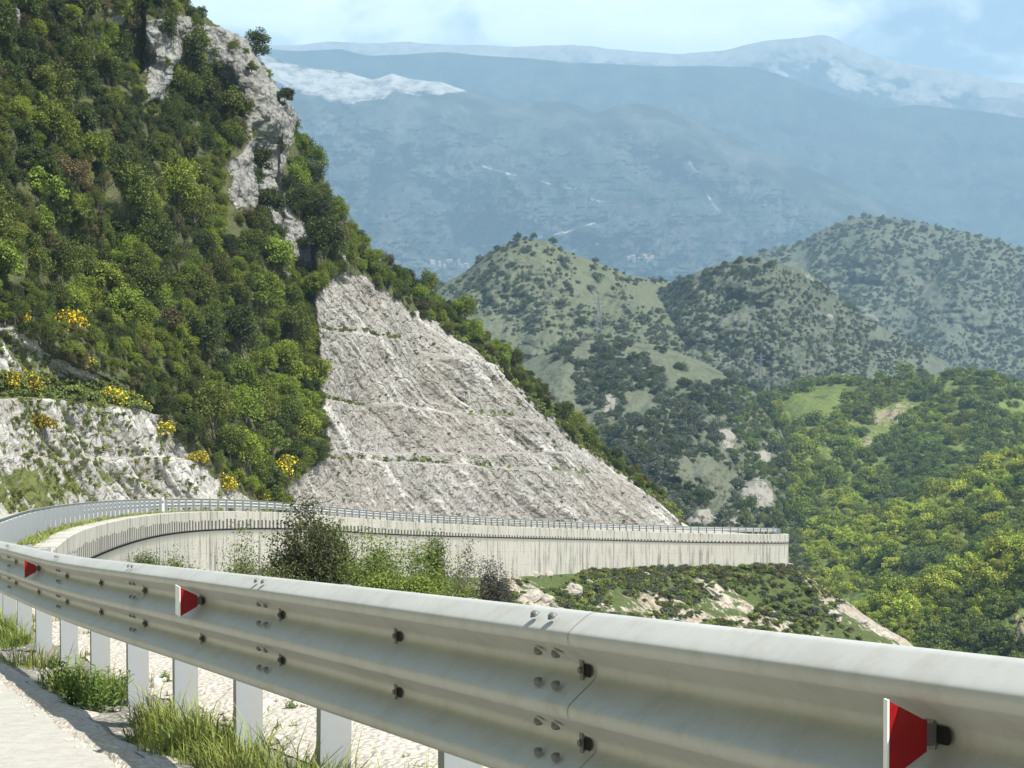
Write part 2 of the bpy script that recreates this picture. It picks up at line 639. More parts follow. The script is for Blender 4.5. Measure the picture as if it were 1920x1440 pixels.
def on_emb(s, u):
    i = np.clip((s - ES[0]) / (ES[1] - ES[0]), 0, len(ES) - 1.001)
    j = np.interp(-u, -EU, np.arange(len(EU)))
    i0, j0 = int(i), int(min(j, len(EU) - 2))
    a, b = i - i0, j - j0
    return (EV[i0, j0] * (1 - a) * (1 - b) + EV[i0 + 1, j0] * a * (1 - b) + EV[i0, j0 + 1] * (1 - a) * b + EV[i0 + 1, j0 + 1] * a * b)


EVf = EV.reshape(-1, 3)
_rel = EVf - CAM
_dd = _rel @ FW
EPX = 960 + F * (_rel @ RT) / _dd
EPY = 720 - F * (_rel @ UP) / _dd


def emb_near(x, y, dmin=60, dmax=260):
    """ground point of the lower slope seen nearest to a photo position"""
    k = (_dd > dmin) & (_dd < dmax)
    e = (EPX - x) ** 2 + (EPY - y) ** 2 + 1e9 * (~k)
    i = int(np.argmin(e))
    return EVf[i]


# ------------------------------------------------------------------ mountain at the left (one surface, split by what it is made of)
FOOT = [(-300, 70), (-52, 86), (0, 90), (139, 100), (293, 112), (463, 124.5), (564, 136), (790, 159.5), (1010, 180.5), (1185, 193.5), (1300, 200)]
YFOOT = [(-300, 985), (-52, 974), (139, 964), (293, 966), (463, 972), (564, 977), (790, 989), (1010, 993), (1185, 995), (1300, 996)]
TOP = [(-300, -330), (200, -230), (300, -130), (355, 8), (400, 44), (450, 80), (485, 122), (512, 160), (545, 205), (575, 300), (615, 370), (660, 440),
       (725, 500), (790, 548), (850, 580), (900, 622), (950, 664), (1000, 712), (1060, 788), (1120, 832), (1160, 864), (1210, 902), (1250, 935), (1292, 990)]
CUTF = [(556, 590), (585, 560), (612, 535), (650, 508), (690, 520), (760, 572), (850, 632), (940, 696), (1000, 750), (1060, 806), (1120, 856), (1180, 900),
        (1240, 942), (1300, 1000), (535, 1010), (535, 905), (590, 875), (592, 700), (572, 620)]
CUTN = [(-320, 520), (0, 596), (60, 636), (130, 682), (200, 716), (250, 738), (300, 790), (345, 835), (400, 885), (440, 915), (500, 960), (505, 1010), (-320, 1010)]
CLIFFS = [[(268, 40), (330, 34), (400, 44), (470, 88), (512, 130), (548, 205), (545, 290), (528, 345), (540, 400), (582, 440), (586, 505), (556, 495),
           (520, 430), (498, 380), (440, 395), (422, 310), (470, 255), (425, 160), (385, 115), (350, 100), (318, 130), (300, 195), (272, 192), (262, 100)],
          [(140, 60), (175, 85), (165, 120), (140, 110)], [(625, 465), (640, 465), (655, 520), (642, 525)], [(530, 515), (560, 520), (556, 540), (535, 535)],
          [(-10, 20), (40, 15), (45, 60), (0, 70)], [(205, 0), (250, 5), (235, 50), (210, 40)], [(80, 195), (110, 205), (100, 240), (78, 230)]]
B1 = [(540, 612), (640, 622), (748, 635), (770, 650), (907, 684), (1000, 720)]
B2 = [(540, 748), (640, 755), (740, 757), (1007, 790), (1057, 797), (1300, 830)]
B3 = [(540, 858), (640, 865), (807, 867), (1073, 887), (1160, 895), (1300, 925)]
BN = [(-320, 720), (0, 742), (120, 748), (230, 765), (330, 778), (520, 850)]


def mountain():
    nx, ny = 760, 470
    xs = np.linspace(-290, 1291, nx)
    top = interp(TOP, xs) + 3 * fbm(xs * .05, 0.5, 0, 3, 4)
    bot = interp(YFOOT, xs) + 4
    v = np.linspace(0, 1, ny)
    Y = bot[:, None] + (top - bot)[:, None] * v[None, :]          # foot -> ridge
    X = np.broadcast_to(xs[:, None], Y.shape).copy()
    wx = X + 13 * fbm(X * .035, Y * .035, 0, 4, 31)
    wy = Y + 13 * fbm(X * .035, Y * .035, 7, 4, 32)
    cutf = softpoly(CUTF, wx, wy, 3)
    cutn = softpoly(CUTN, wx, wy, 4)
    cl = np.zeros(X.shape)
    for pgn in CLIFFS:
        cl = np.maximum(cl, softpoly(pgn, wx, wy, 5))
    foot = interp(FOOT, xs)
    slope = 44 + 0 * X
    slope = slope * (1 - cutf) + 62 * cutf
    slope = slope * (1 - cutn) + 58 * cutn
    slope = slope * (1 - cl) + 72 * cl
    slope = np.clip(slope, 30, 80)
    dY = np.abs(np.diff(Y, axis=1))
    D = np.zeros(Y.shape)
    D[:, 0] = foot
    for j in range(1, ny):
        D[:, j] = D[:, j - 1] * (1 + dY[:, j - 1] / F / np.tan(np.radians(slope[:, j])))
    # benches
    for bl, st, mk in ((B1, 2.6, 'f'), (B2, 2.6, 'f'), (B3, 2.6, 'f'), (BN, 3.2, 'n')):
        yb = interp(bl, xs)[:, None] + 2.5 * fbm(X * .02, 0.3, 3, 3, 8)
        D += st * smooth(-2.0, 2.0, yb - Y)
    # rounding to the ridge
    rim = np.clip((Y - top[:, None]) / 90.0, 0, 1)
    D += (1 - rim) ** 2 * 7 * smooth(360, 420, X)
    # relief
    nearcut = np.maximum(softpoly(CUTF, X, Y, 22, 30), softpoly(CUTN, X, Y, 28, 30))
    big = fbm(X * .006, Y * .006, 0, 4, 2) * 7.0 * smooth(0, .25, v)[None, :] * (1 - .85 * nearcut)
    D += big
    W = P(X, Y, D)
    # strata coordinate of the cuts
    sdir = np.array([.42, .907])
    s = W[..., 0] * sdir[0] + W[..., 1] * sdir[1]
    z = W[..., 2]
    a = (z + .87 * s) / 1.33
    b_ = (s - .87 * z) / 1.33
    warp = 1.6 * fbm(s * .12, z * .12, 0, 3, 61)
    st1 = fbm((a + warp) * 0.9, b_ * .10, 0, 4, 41, .6)
    st2 = fbm(s * 0.8, z * 0.8, 3, 5, 44, .62, True)
    st3 = fbm((a + warp) * 2.4, b_ * .35, 0, 4, 47, .6)
    rough = .42 * st1 + .20 * st2 + .22 * st3
    cliffr = 1.6 * fbm(s * .16, z * .10, 0, 4, 51, .6, True) + 0.6 * fbm(s * .9, z * .5, 0, 4, 52, .6, True)
    soft = 0.5 * fbm(W[..., 0] * .3, W[..., 1] * .3, z * .3, 4, 53)
    rough = rough + 1.3 * fbm(s * .07, z * .07, 2, 3, 58) + .5 * fbm((a + warp) * .28, b_ * .06, 1, 3, 59)
    rough = rough * (1 - .35 * cutn) + .45 * cutn * st1
    disp = rough * np.maximum(cutf, cutn) + cliffr * cl + soft * (1 - np.maximum(np.maximum(cutf, cutn), cl))
    nrm = np.array([.80, -.52, .30])
    nrm /= np.linalg.norm(nrm)
    W = W + disp[..., None] * nrm * smooth(0, 0.02, v)[None, :, None]
    strat = 0.5 + .32 * st1 + .22 * st3 + .12 * st2
    # vegetation tint of the cuts: ledges and the near cut
    veg = np.zeros(X.shape) + 0.12
    for bl, lo, hi in ((B1, -13, 2), (B2, -9, 2), (B3, -9, 2)):
        yb = interp(bl, xs)[:, None]
        dy = Y - yb
        frag = smooth(-.1, .35, fbm(X * .012, 1.0, 5, 3, 71))
        veg = np.maximum(veg, cutf * frag * np.where((dy > lo) & (dy < hi), 0.55, 0))
    ybn = interp(BN, xs)[:, None]
    veg = np.maximum(veg, cutn * (0.40 + 0.24 * fbm(X * .012, Y * .012, 0, 3, 73) + 0.10 * smooth(250, 0, X)))
    veg = np.maximum(veg, cutn * np.where((Y - ybn > -40) & (Y - ybn < 3), 0.8, 0))
    veg = np.maximum(veg, cutf * 0.42 * smooth(1130, 1240, X))
    veg = np.maximum(veg, cl * (0.28 + .25 * fbm(X * .02, Y * .02, 0, 3, 75)))
    rock = np.maximum(np.maximum(cutf, cutn), cl)
    # back of the ridge
    back = []
    for dd, dy in ((4, 6), (14, 45), (40, 160), (90, 420)):
        back.append(P(xs, np.minimum(Y[:, -1] + dy, 1015), D[:, -1] + dd))
    W = np.concatenate([W, np.stack(back, 1)], 1)
    ext = lambda q, val: np.concatenate([q, np.full((nx, 4), val)], 1)
    return xs, top, bot, v, W, ext(rock, 0), ext(veg, 0.3), ext(strat, .5), ext(cutf, 0), ext(cutn, 0), ext(cl, 0), D


MX, MT, MBt, MV, MW, Mrock, Mveg, Mstr, Mcf, Mcn, Mcl, MD = mountain()


def split_mountain():
    nx, nyy = MW.shape[:2]
    f = gridfaces(nx, nyy)
    cls = np.zeros(MW.shape[:2], int)
    cls[Mcl > .5] = 3
    cls[Mcn > .5] = 2
    cls[Mcf > .5] = 1
    fc = cls.ravel()[f]
    fcls = np.sort(fc, 1)[:, 2]
    Vf = MW.reshape(-1, 3)
    spec = [(0, 'mountainside', M['mountain'], 'steep wooded mountainside rising at the left of the road', 'mountainside'),
            (1, 'rock_cut', M['cut'], 'big pale benched rock cut above the far stretch of guardrail, right of the forest', 'rock cut'),
            (2, 'rock_cut', M['cutnear'], 'near white rock cut with grass tufts at the lower left, below the forest', 'rock cut'),
            (3, 'cliff', M['cliff'], 'bare grey limestone cliff among trees high on the left mountain', 'cliff')]
    for k, nm, m, lab, cat in spec:
        ff = f[fcls == k]
        u, inv = np.unique(ff, return_inverse=True)
        at_ = {'rock': Mrock.ravel()[u], 'veg': Mveg.ravel()[u], 'strat': Mstr.ravel()[u]}
        tag(obj(nm, mesh_np(nm, Vf[u], inv.reshape(-1, 4), m, True, at_)), lab, cat, kind='structure')


split_mountain()


def on_mtn(x, y):
    """surface point seen at a photo position; None off the sheet"""
    i = np.interp(x, MX, np.arange(len(MX)))
    i0 = int(min(i, len(MX) - 2))
    t_, b_ = MT[i0], MBt[i0]
    v = (b_ - y) / (b_ - t_)
    if v < -.2 or v > 1.25:
        return None
    v = min(max(v, 0), 1)
    j = v * (len(MV) - 1)
    j0 = int(min(j, len(MV) - 2))
    return MW[i0, j0], MD[i0, j0]


# ------------------------------------------------------------------ crowns
def leaves(centers, normals, size, rng, aspect=0.6):
    """one folded leaf clump quad per centre"""
    n = len(centers)
    nn = normals / (np.linalg.norm(normals, axis=1)[:, None] + 1e-9)
    r = rng.normal(size=(n, 3))
    a = np.cross(nn, r)
    a /= np.linalg.norm(a, axis=1)[:, None] + 1e-9
    b = np.cross(nn, a)
    sz = size * (0.6 + 0.8 * rng.random(n))[:, None]
    asp = aspect * (0.7 + .6 * rng.random(n))[:, None]
    p0, p1 = centers - a * sz, centers + a * sz
    q = centers + nn * sz * 0.25
    l_, r_ = q - b * sz * asp, q + b * sz * asp
    V = np.stack([p0, r_, p1, l_], 1).reshape(-1, 3)
    Fa = np.arange(4 * n).reshape(-1, 4)
    return V, Fa


def crown_pts(rng, n, radii, nclump, spread=0.75, clr=0.42, low=-0.55):
    radii = np.array(radii, float)
    c = rng.normal(size=(nclump, 3))
    c /= np.linalg.norm(c, axis=1)[:, None]
    c[:, 2] = np.where(c[:, 2] < low, -c[:, 2] * .6, c[:, 2])
    c *= (spread * (0.35 + 0.65 * rng.random(nclump) ** .5))[:, None]
    cr = clr * (0.6 + 0.8 * rng.random(nclump))
    w = cr ** 2 / np.sum(cr ** 2)
    k = rng.choice(nclump, n, p=w)
    d = rng.normal(size=(n, 3))
    d /= np.linalg.norm(d, axis=1)[:, None]
    d[:, 2] = np.where(d[:, 2] < -0.5, -d[:, 2], d[:, 2])
    rr = (0.45 + 0.70 * rng.random(n))
    p = c[k] + d * (cr[k] * rr)[:, None]
    nr = d + 1.15 * rng.normal(size=(n, 3)) + np.array([0, 0, .35])
    return p * radii, nr


def tree_mesh(name, rng, m, n=700, r=(1.6, 1.6, 1.8), leaf=0.2, nclump=16, trunk=1.2, clr=.42, bark='bark', spread=.75):
    """small tree: origin at the foot of the trunk"""
    p, nr = crown_pts(rng, n, r, nclump, spread, clr)
    p[:, 2] += trunk + r[2] * .55
    V, Fa = leaves(p, nr, leaf, rng)
    mb = MB()
    top = trunk + r[2] * .7
    mb.tube([(0, 0, -.4), (.05, .03, trunk * .6), (.0, .08, top)], [.09 * r[0] / 1.6, .07 * r[0] / 1.6, .03], 5)
    for k in range(5):
        w = rng.random() * 6.28
        mb.tube([(0, .03, trunk * (.5 + .1 * k)), (math.cos(w) * r[0] * .3, math.sin(w) * r[1] * .3, trunk + r[2] * .4),
                 (math.cos(w) * r[0] * .65, math.sin(w) * r[1] * .65, trunk + r[2] * (.5 + .3 * rng.random()))], [.045, .035, .015], 4)
    tv = np.concatenate(mb.v)
    fl = [np.array(q) + len(V) for q in mb.f.values()]
    quads = np.concatenate([Fa] + [q for q in fl if q.shape[1] == 4])
    rest = [q for q in fl if q.shape[1] != 4]
    midx = np.concatenate([np.zeros(len(Fa)), np.ones(sum(len(q) for q in fl))])
    return mesh_np(name, np.concatenate([V, tv]), [quads] + rest, mats=[m, M[bark]], midx=midx)


def rot_copy(name, me, loc, s, rz=None, tilt=0.0, sx=1.0):
    o = bpy.data.objects.new(name, me)
    COL.objects.link(o)
    o.location = loc
    o.rotation_euler = (random.uniform(-tilt, tilt), random.uniform(-tilt, tilt), random.uniform(0, 6.28) if rz is None else rz)
    o.scale = (s * sx, s * sx, s)
    return o


# ------------------------------------------------------------------ geometry-node scatter for the uncountable
def scatter(name, pts, scales, idx, protos, label, cat, tilt=0.15, seed=0):
    pc = bpy.data.collections.new(name + '_kinds')
    for k, me in enumerate(protos):
        o = bpy.data.objects.new('kind_%02d_%s' % (k, name), me)
        pc.objects.link(o)
    me = bpy.data.meshes.new(name)
    me.vertices.add(len(pts))
    me.vertices.foreach_set('co', np.asarray(pts, np.float32).ravel())
    rr = np.random.default_rng(seed)
    for nm, val in (('sc', scales), ('rz', rr.random(len(pts)) * 6.283), ('rx', rr.normal(size=len(pts)) * tilt)):
        a = me.attributes.new(nm, 'FLOAT', 'POINT')
        a.data.foreach_set('value', np.asarray(val, np.float32))
    a = me.attributes.new('ix', 'INT', 'POINT')
    a.data.foreach_set('value', np.asarray(idx, np.int32))
    me.update()
    o = obj(name, me)
    ng = bpy.data.node_groups.new(name, 'GeometryNodeTree')
    ng.interface.new_socket('Geometry', in_out='INPUT', socket_type='NodeSocketGeometry')
    ng.interface.new_socket('Geometry', in_out='OUTPUT', socket_type='NodeSocketGeometry')
    N = ng.nodes
    gi, go = N.new('NodeGroupInput'), N.new('NodeGroupOutput')
    ci = N.new('GeometryNodeCollectionInfo')
    ci.inputs['Collection'].default_value = pc
    ci.inputs['Separate Children'].default_value = True
    ci.inputs['Reset Children'].default_value = True
    ip = N.new('GeometryNodeInstanceOnPoints')
    ip.inputs['Pick Instance'].default_value = True

    def na(nm, ty):
        q = N.new('GeometryNodeInputNamedAttribute')
        q.data_type = ty
        q.inputs['Name'].default_value = nm
        return q.outputs['Attribute']
    cx = N.new('ShaderNodeCombineXYZ')
    L = ng.links.new
    L(na('rx', 'FLOAT'), cx.inputs[0])
    L(na('rz', 'FLOAT'), cx.inputs[2])
    e2r = N.new('FunctionNodeEulerToRotation')
    L(cx.outputs[0], e2r.inputs[0])
    cs = N.new('ShaderNodeCombineXYZ')
    for k in range(3):
        L(na('sc', 'FLOAT'), cs.inputs[k])
    L(gi.outputs[0], ip.inputs['Points'])
    L(ci.outputs[0], ip.inputs['Instance'])
    L(na('ix', 'INT'), ip.inputs['Instance Index'])
    L(e2r.outputs[0], ip.inputs['Rotation'])
    L(cs.outputs[0], ip.inputs['Scale'])
    L(ip.outputs[0], go.inputs[0])
    md = o.modifiers.new('scatter', 'NODES')
    md.node_group = ng
    return tag(o, label, cat, kind='stuff')


def darts(n, sample, rad, tries=30000, seed=0, fac=.5):
    """rejection of points closer than rad (per-point radius in px)"""
    rr = np.random.default_rng(seed)
    P_, R_ = np.zeros((n, 2)), np.zeros(n)
    c = 0
    for _ in range(tries):
        q = sample(rr)
        if q is None:
            continue
        r = rad(q, rr)
        if c:
            d2 = np.sum((P_[:c] - q) ** 2, 1)
            if np.any(d2 < (fac * (r + R_[:c])) ** 2):
                continue
        P_[c], R_[c] = q, r
        c += 1
        if c >= n:
            break
    return P_[:c], R_[:c]


# ------------------------------------------------------------------ left forest
rngT = np.random.default_rng(5)
TM = {}
for kind, cnt in (('dark', 3), ('olive', 3), ('bright', 3), ('brown', 2)):
    TM[kind] = [tree_mesh('hillside_tree_' + kind, rngT, LEAF[kind], n=4200, r=(1.5 + .3 * k, 1.6, 1.4 + .5 * k), leaf=.090, nclump=34 + 6 * k,
                          trunk=.5, clr=.30, spread=.88) for k in range(cnt)]
FLAT = [m for k in ('dark', 'olive', 'bright', 'brown') for m in TM[k]]
NOT_FOREST = [CUTF, CUTN] + CLIFFS[:1]


def forest_ok(x, y):
    for pgn in NOT_FOREST:
        if inpoly(pgn, np.array(x), np.array(y)):
            return False
    return True


def f_sample(rr):
    x = rr.uniform(-150, 1290)
    t_, b_ = np.interp(x, MX, MT), np.interp(x, MX, MBt)
    y = rr.uniform(max(t_ + 2, -70), b_)
    if not forest_ok(x, y + 6) or (x > 600 and y > 935):
        return None
    return np.array([x, y])


def crown_clear(x, y, r):
    """the crown must not hang over bare rock below or beside it"""
    for dx, dy in ((0, -.35), (0, -.9), (0, -1.5), (-.55, -.9), (.55, -.9)):
        for pgn in NOT_FOREST[1:]:
            if inpoly(pgn, np.array(x + dx * r), np.array(y + dy * r)):
                return False
    return True


def f_rad(q, rr):
    x, y = q
    big = 35 if x < 620 else 32
    if x < 250 and 250 < y < 620:
        big = 44
    if x > 900:
        big = 26
    if y - np.interp(x, MX, MT) < 60 and x > 350:
        big *= .62
    if x < 420 and not inpoly(CUTN, np.array(x), np.array(y)) and (inpoly(CUTN, np.array(x - 55), np.array(y)) or inpoly(CUTN, np.array(x - 30), np.array(y + 45))):
        big *= .40
    return big * (.45 + .95 * rr.random() ** 1.4)


pts, rad = darts(2200, f_sample, f_rad, 26000, 3)
order = np.argsort(-rad)
zone_n = {}
KINDLAB = {'dark': 'dark green dense tree', 'olive': 'olive green tree', 'bright': 'fresh light green tree', 'brown': 'brownish half-bare tree'}
rest = []
placed = 0
for i in order:
    x, y = pts[i]
    hit = on_mtn(x, y)
    if hit is None:
        continue
    w, d = hit
    if not crown_clear(x, y, rad[i]):
        continue
    nz = float(vnoise(x * .012, y * .012, 0, 91)) + random.gauss(0, .35)
    if 380 < y < 900 and x < 600:
        nz += .42
    if y < 250:
        nz -= .12
    kind = 'dark' if nz < -.12 else ('olive' if nz < .32 else 'bright')
    if random.random() < .04:
        kind = 'brown'
    s = rad[i] * 0.92 * d / F / 1.6
    me = random.choice(TM[kind])
    if placed < 300 and -40 < x < 1300 and y > -20:
        if x > 590:
            zone = 'on the rim above the big far rock cut'
        elif y < 260:
            zone = 'high on the left slope around the grey cliff'
        elif x < 200 and y < 640:
            zone = 'above the near white rock cut at the left edge'
        elif y < 560:
            zone = 'in the forest halfway up the left slope'
        else:
            zone = 'low in the forest between the two rock cuts'
        o = rot_copy('hillside_tree', me, w, s, tilt=.1)
        tag(o, KINDLAB[kind] + ' ' + zone, 'tree', KINDLAB[kind] + 's ' + zone)
        placed += 1
    else:
        rest.append((w, s, FLAT.index(me)))
# undergrowth: more small crowns between them
u_pts, u_rad = darts(2600, f_sample, lambda q, rr: rr.uniform(10, 20) * (.7 if q[0] > 900 else 1), 22000, 8)
for (x, y), r in zip(u_pts, u_rad):
    hit = on_mtn(x, y)
    if hit is None or float(vnoise(x * .03, y * .03, 0, 15)) < -.45 or not crown_clear(x, y, r):
        continue
    nz = float(vnoise(x * .02, y * .02, 0, 95)) + random.gauss(0, .4)
    kind = 'dark' if nz < -.2 else ('olive' if nz < .35 else ('bright' if random.random() < .7 else 'brown'))
    rest.append((hit[0] - np.array([0, 0, .25]), r * 1.0 * hit[1] / F / 1.6, FLAT.index(random.choice(TM[kind]))))
for _ in range(150):          # ragged scrub over the left and upper edges of the far cut, and in the cliff
    k = random.random()
    if k < .45:
        y = random.uniform(530, 900)
        x = np.interp(y, [530, 590, 620, 700, 875, 905], [612, 562, 572, 592, 590, 540]) + random.gauss(-4, 7)
        r = random.uniform(8, 22)
    elif k < .75:
        x = random.uniform(640, 1240)
        y = np.interp(x, [q[0] for q in CUTF[3:13]], [q[1] for q in CUTF[3:13]]) + random.gauss(-2, 7)
        r = random.uniform(5, 12)
    else:
        x, y = random.uniform(290, 580), random.uniform(40, 500)
        if not inpoly(CLIFFS[0], np.array(x), np.array(y)):
            continue
        r = random.uniform(6, 17)
    hit = on_mtn(x, y)
    rest.append((hit[0] - np.array([0, 0, .15]), r * hit[1] / F / 1.6, FLAT.index(random.choice(TM[random.choice(['dark', 'olive', 'olive', 'bright'])]))))
scatter('forest_undergrowth', [r[0] for r in rest], [r[1] for r in rest], [r[2] for r in rest], FLAT,
        'dense mixed scrub and small trees filling the forest floor on the left mountainside', 'undergrowth')

# shrubs standing in gaps of the cliff
for x, y, kind, r in [(300, 75, 'dark', 26), (345, 150, 'dark', 38), (355, 95, 'olive', 34), (330, 185, 'olive', 26), (440, 215, 'olive', 34), (490, 310, 'dark', 30),
                      (488, 345, 'dark', 26), (395, 130, 'dark', 26), (385, 190, 'dark', 30), (445, 250, 'brown', 22), (520, 445, 'dark', 20), (500, 400, 'dark', 34),
                      (475, 60, 'dark', 24), (300, 128, 'bright', 14), (560, 470, 'olive', 10), (455, 140, 'olive', 12), (530, 190, 'dark', 18)]:
    hit = on_mtn(x, y + r * .4)
    o = rot_copy('cliff_shrub', random.choice(TM[kind]), hit[0], r * hit[1] / F / 1.5, tilt=.1)
    tag(o, KINDLAB[kind].replace('tree', 'shrub') + ' growing in a gap of the bare grey cliff', 'shrub', KINDLAB[kind] + ' shrubs in the cliff gaps')

# yellow broom along the near cut
broomM = [tree_mesh('broom_shrub', rngT, LEAF['broom'], n=900, r=(1.3, 1.3, 1.0), leaf=.12, nclump=10, trunk=.1, clr=.5) for k in range(2)]
BR = [(45, 600, 20, 'topmost, at the left edge above the near white cut'), (138, 612, 30, 'among green shrubs above the near white cut'),
      (15, 728, 26, 'at the left edge on the ledge of the near cut'), (62, 722, 26, 'on the ledge of the near cut, second from the left edge'),
      (80, 800, 26, 'hanging down the face of the near cut below its ledge'), (212, 752, 24, 'at the middle of the ledge of the near cut'),
      (262, 758, 24, 'at the right end of the ledge of the near cut'), (308, 808, 24, 'bright, on the stepped upper edge right of the ledge'),
      (378, 862, 18, 'small, halfway down the stepped edge of the near cut'), (428, 915, 24, 'low, just above the guardrail at the end of the near cut'),
      (488, 935, 18, 'low, just above the guardrail under the forest'), (525, 888, 28, 'at the foot of the forest beside the far cut'),
      (412, 830, 18, 'small, in the forest edge above the stepped rock'), (160, 690, 18, 'small, on the upper face of the near cut')]
for x, y, r, lab in BR:
    hit = on_mtn(x, y + r * .3)
    o = rot_copy('broom_shrub', random.choice(broomM), hit[0], r * hit[1] / F / 1.2, tilt=.1)
    tag(o, 'yellow flowering broom shrub ' + lab, 'shrub', 'yellow broom shrubs along the near cut')
# grass and small green tufts on the near cut and its ledge, and on the far benches
tuftM = [tree_mesh('rock_tuft', rngT, LEAF['grass' if k else 'lowgreen'], n=160, r=(.7, .7, .5), leaf=.13, nclump=6, trunk=0.0, clr=.5) for k in range(2)]
tp = []
for _ in range(9000):
    x = RNG.uniform(-60, 560)
    y = RNG.uniform(590, 965)
    hit = None
    if inpoly(CUTN, np.array(x), np.array(y)):
        yb = np.interp(x, [q[0] for q in BN], [q[1] for q in BN])
        ledge = -38 < y - yb < 0
        k = float(fbm(x * .03, y * .02, 0, 3, 77))
        if (ledge and random.random() < .8) or (k > .02 and random.random() < .34 * (1.4 - x / 420)):
            hit = on_mtn(x, y)
            r = RNG.uniform(7, 15) if ledge else RNG.uniform(3, 8)
    if hit is not None:
        tp.append((hit[0], r * hit[1] / F / .7, int(RNG.random() < (.45 if ledge else .6))))
for bl, x0, x1, n in ((B1, 560, 760, 40), (B2, 580, 700, 26), (B3, 590, 840, 40)):
    for _ in range(n):
        x = RNG.uniform(x0, x1)
        hit = on_mtn(x, np.interp(x, [q[0] for q in bl], [q[1] for q in bl]) - RNG.uniform(-1, 6))
        tp.append((hit[0], RNG.uniform(3, 7) * hit[1] / F / .7, int(RNG.random() < .4)))
for _ in range(130):
    x, y = RNG.uniform(600, 1240), RNG.uniform(540, 980)
    if inpoly(CUTF, np.array(x), np.array(y)):
        hit = on_mtn(x, y)
        tp.append((hit[0], RNG.uniform(2, 5) * hit[1] / F / .7, 0))
for _ in range(420):      # grassy right rim of the far cut
    x = RNG.uniform(800, 1275)
    y = np.interp(x, [q[0] for q in CUTF[5:14]], [q[1] for q in CUTF[5:14]]) + RNG.uniform(-22, 10)
    hit = on_mtn(x, y)
    if hit is not None:
        tp.append((hit[0], RNG.uniform(4, 9) * hit[1] / F / .7, int(RNG.random() < .6)))
scatter('rock_grass', [q[0] for q in tp], [q[1] for q in tp], [q[2] for q in tp], tuftM,
        'grass and weed tufts growing on the ledges and faces of the rock cuts', 'grass')

# ------------------------------------------------------------------ hills behind
def hillmat(name, base, alt, spots, pale, sc_=1.0, spot_thr=.55, pale_thr=.66):
    m, nt, b = newmat(name)
    t = NT(nt)
    co = t.coord('Object', (sc_, sc_, sc_))
    n1 = t.noise(co, 0.012, 5, .6)
    n2 = t.noise(co, 0.10, 5, .65)
    n3 = t.noise(co, 0.05, 5, .7)
    c = t.mix(t.ramp(n1, [(.35, 0.0), (.65, 1.0)]), base, alt)
    n4 = t.noise(co, 0.45, 5, .75)
    c = t.mix(t.ramp(n2, [(spot_thr, 0.0), (spot_thr + .06, .9)]), c, spots)
    c = t.mix(t.ramp(n4, [(.38, .8), (.52, 0.0)]), c, spots)
    c = t.mix(t.ramp(n4, [(.58, 0.0), (.72, .5)]), c, pale)
    pn = t.math('ADD', t.math('ADD', t.math('MULTIPLY', n3, .5), t.math('MULTIPLY', n4, .5)), t.math('MULTIPLY', t.math('SUBTRACT', t.attr('pale'), .3), .30))
    c = t.mix(t.ramp(pn, [(pale_thr, 0.0), (pale_thr + .07, 1.0)]), c, pale)
    t.l(c, b.inputs['Base Color'])
    b.inputs['Roughness'].default_value = .95
    b.inputs['Specular IOR Level'].default_value = .1
    t.bump(t.math('ADD', n2, n4), .6, 2.0 / sc_, b)
    return m


M['hillA'] = hillmat('grassy_hill', (0.108, 0.122, 0.070), (0.138, 0.146, 0.090), (0.078, 0.095, 0.056), (0.27, 0.25, 0.21))
M['hillA2'] = hillmat('shrubby_hill', (0.105, 0.122, 0.072), (0.145, 0.150, 0.102), (0.072, 0.086, 0.052), (0.28, 0.26, 0.22), pale_thr=.60)
M['hillB'] = hillmat('scrub_hill', (0.102, 0.118, 0.084), (0.130, 0.140, 0.102), (0.074, 0.088, 0.060), (0.29, 0.27, 0.23), spot_thr=.50)
M['wood'] = hillmat('wooded_ground', (0.160, 0.200, 0.048), (0.110, 0.140, 0.036), (0.070, 0.090, 0.026), (0.27, 0.22, 0.155), pale_thr=.68)


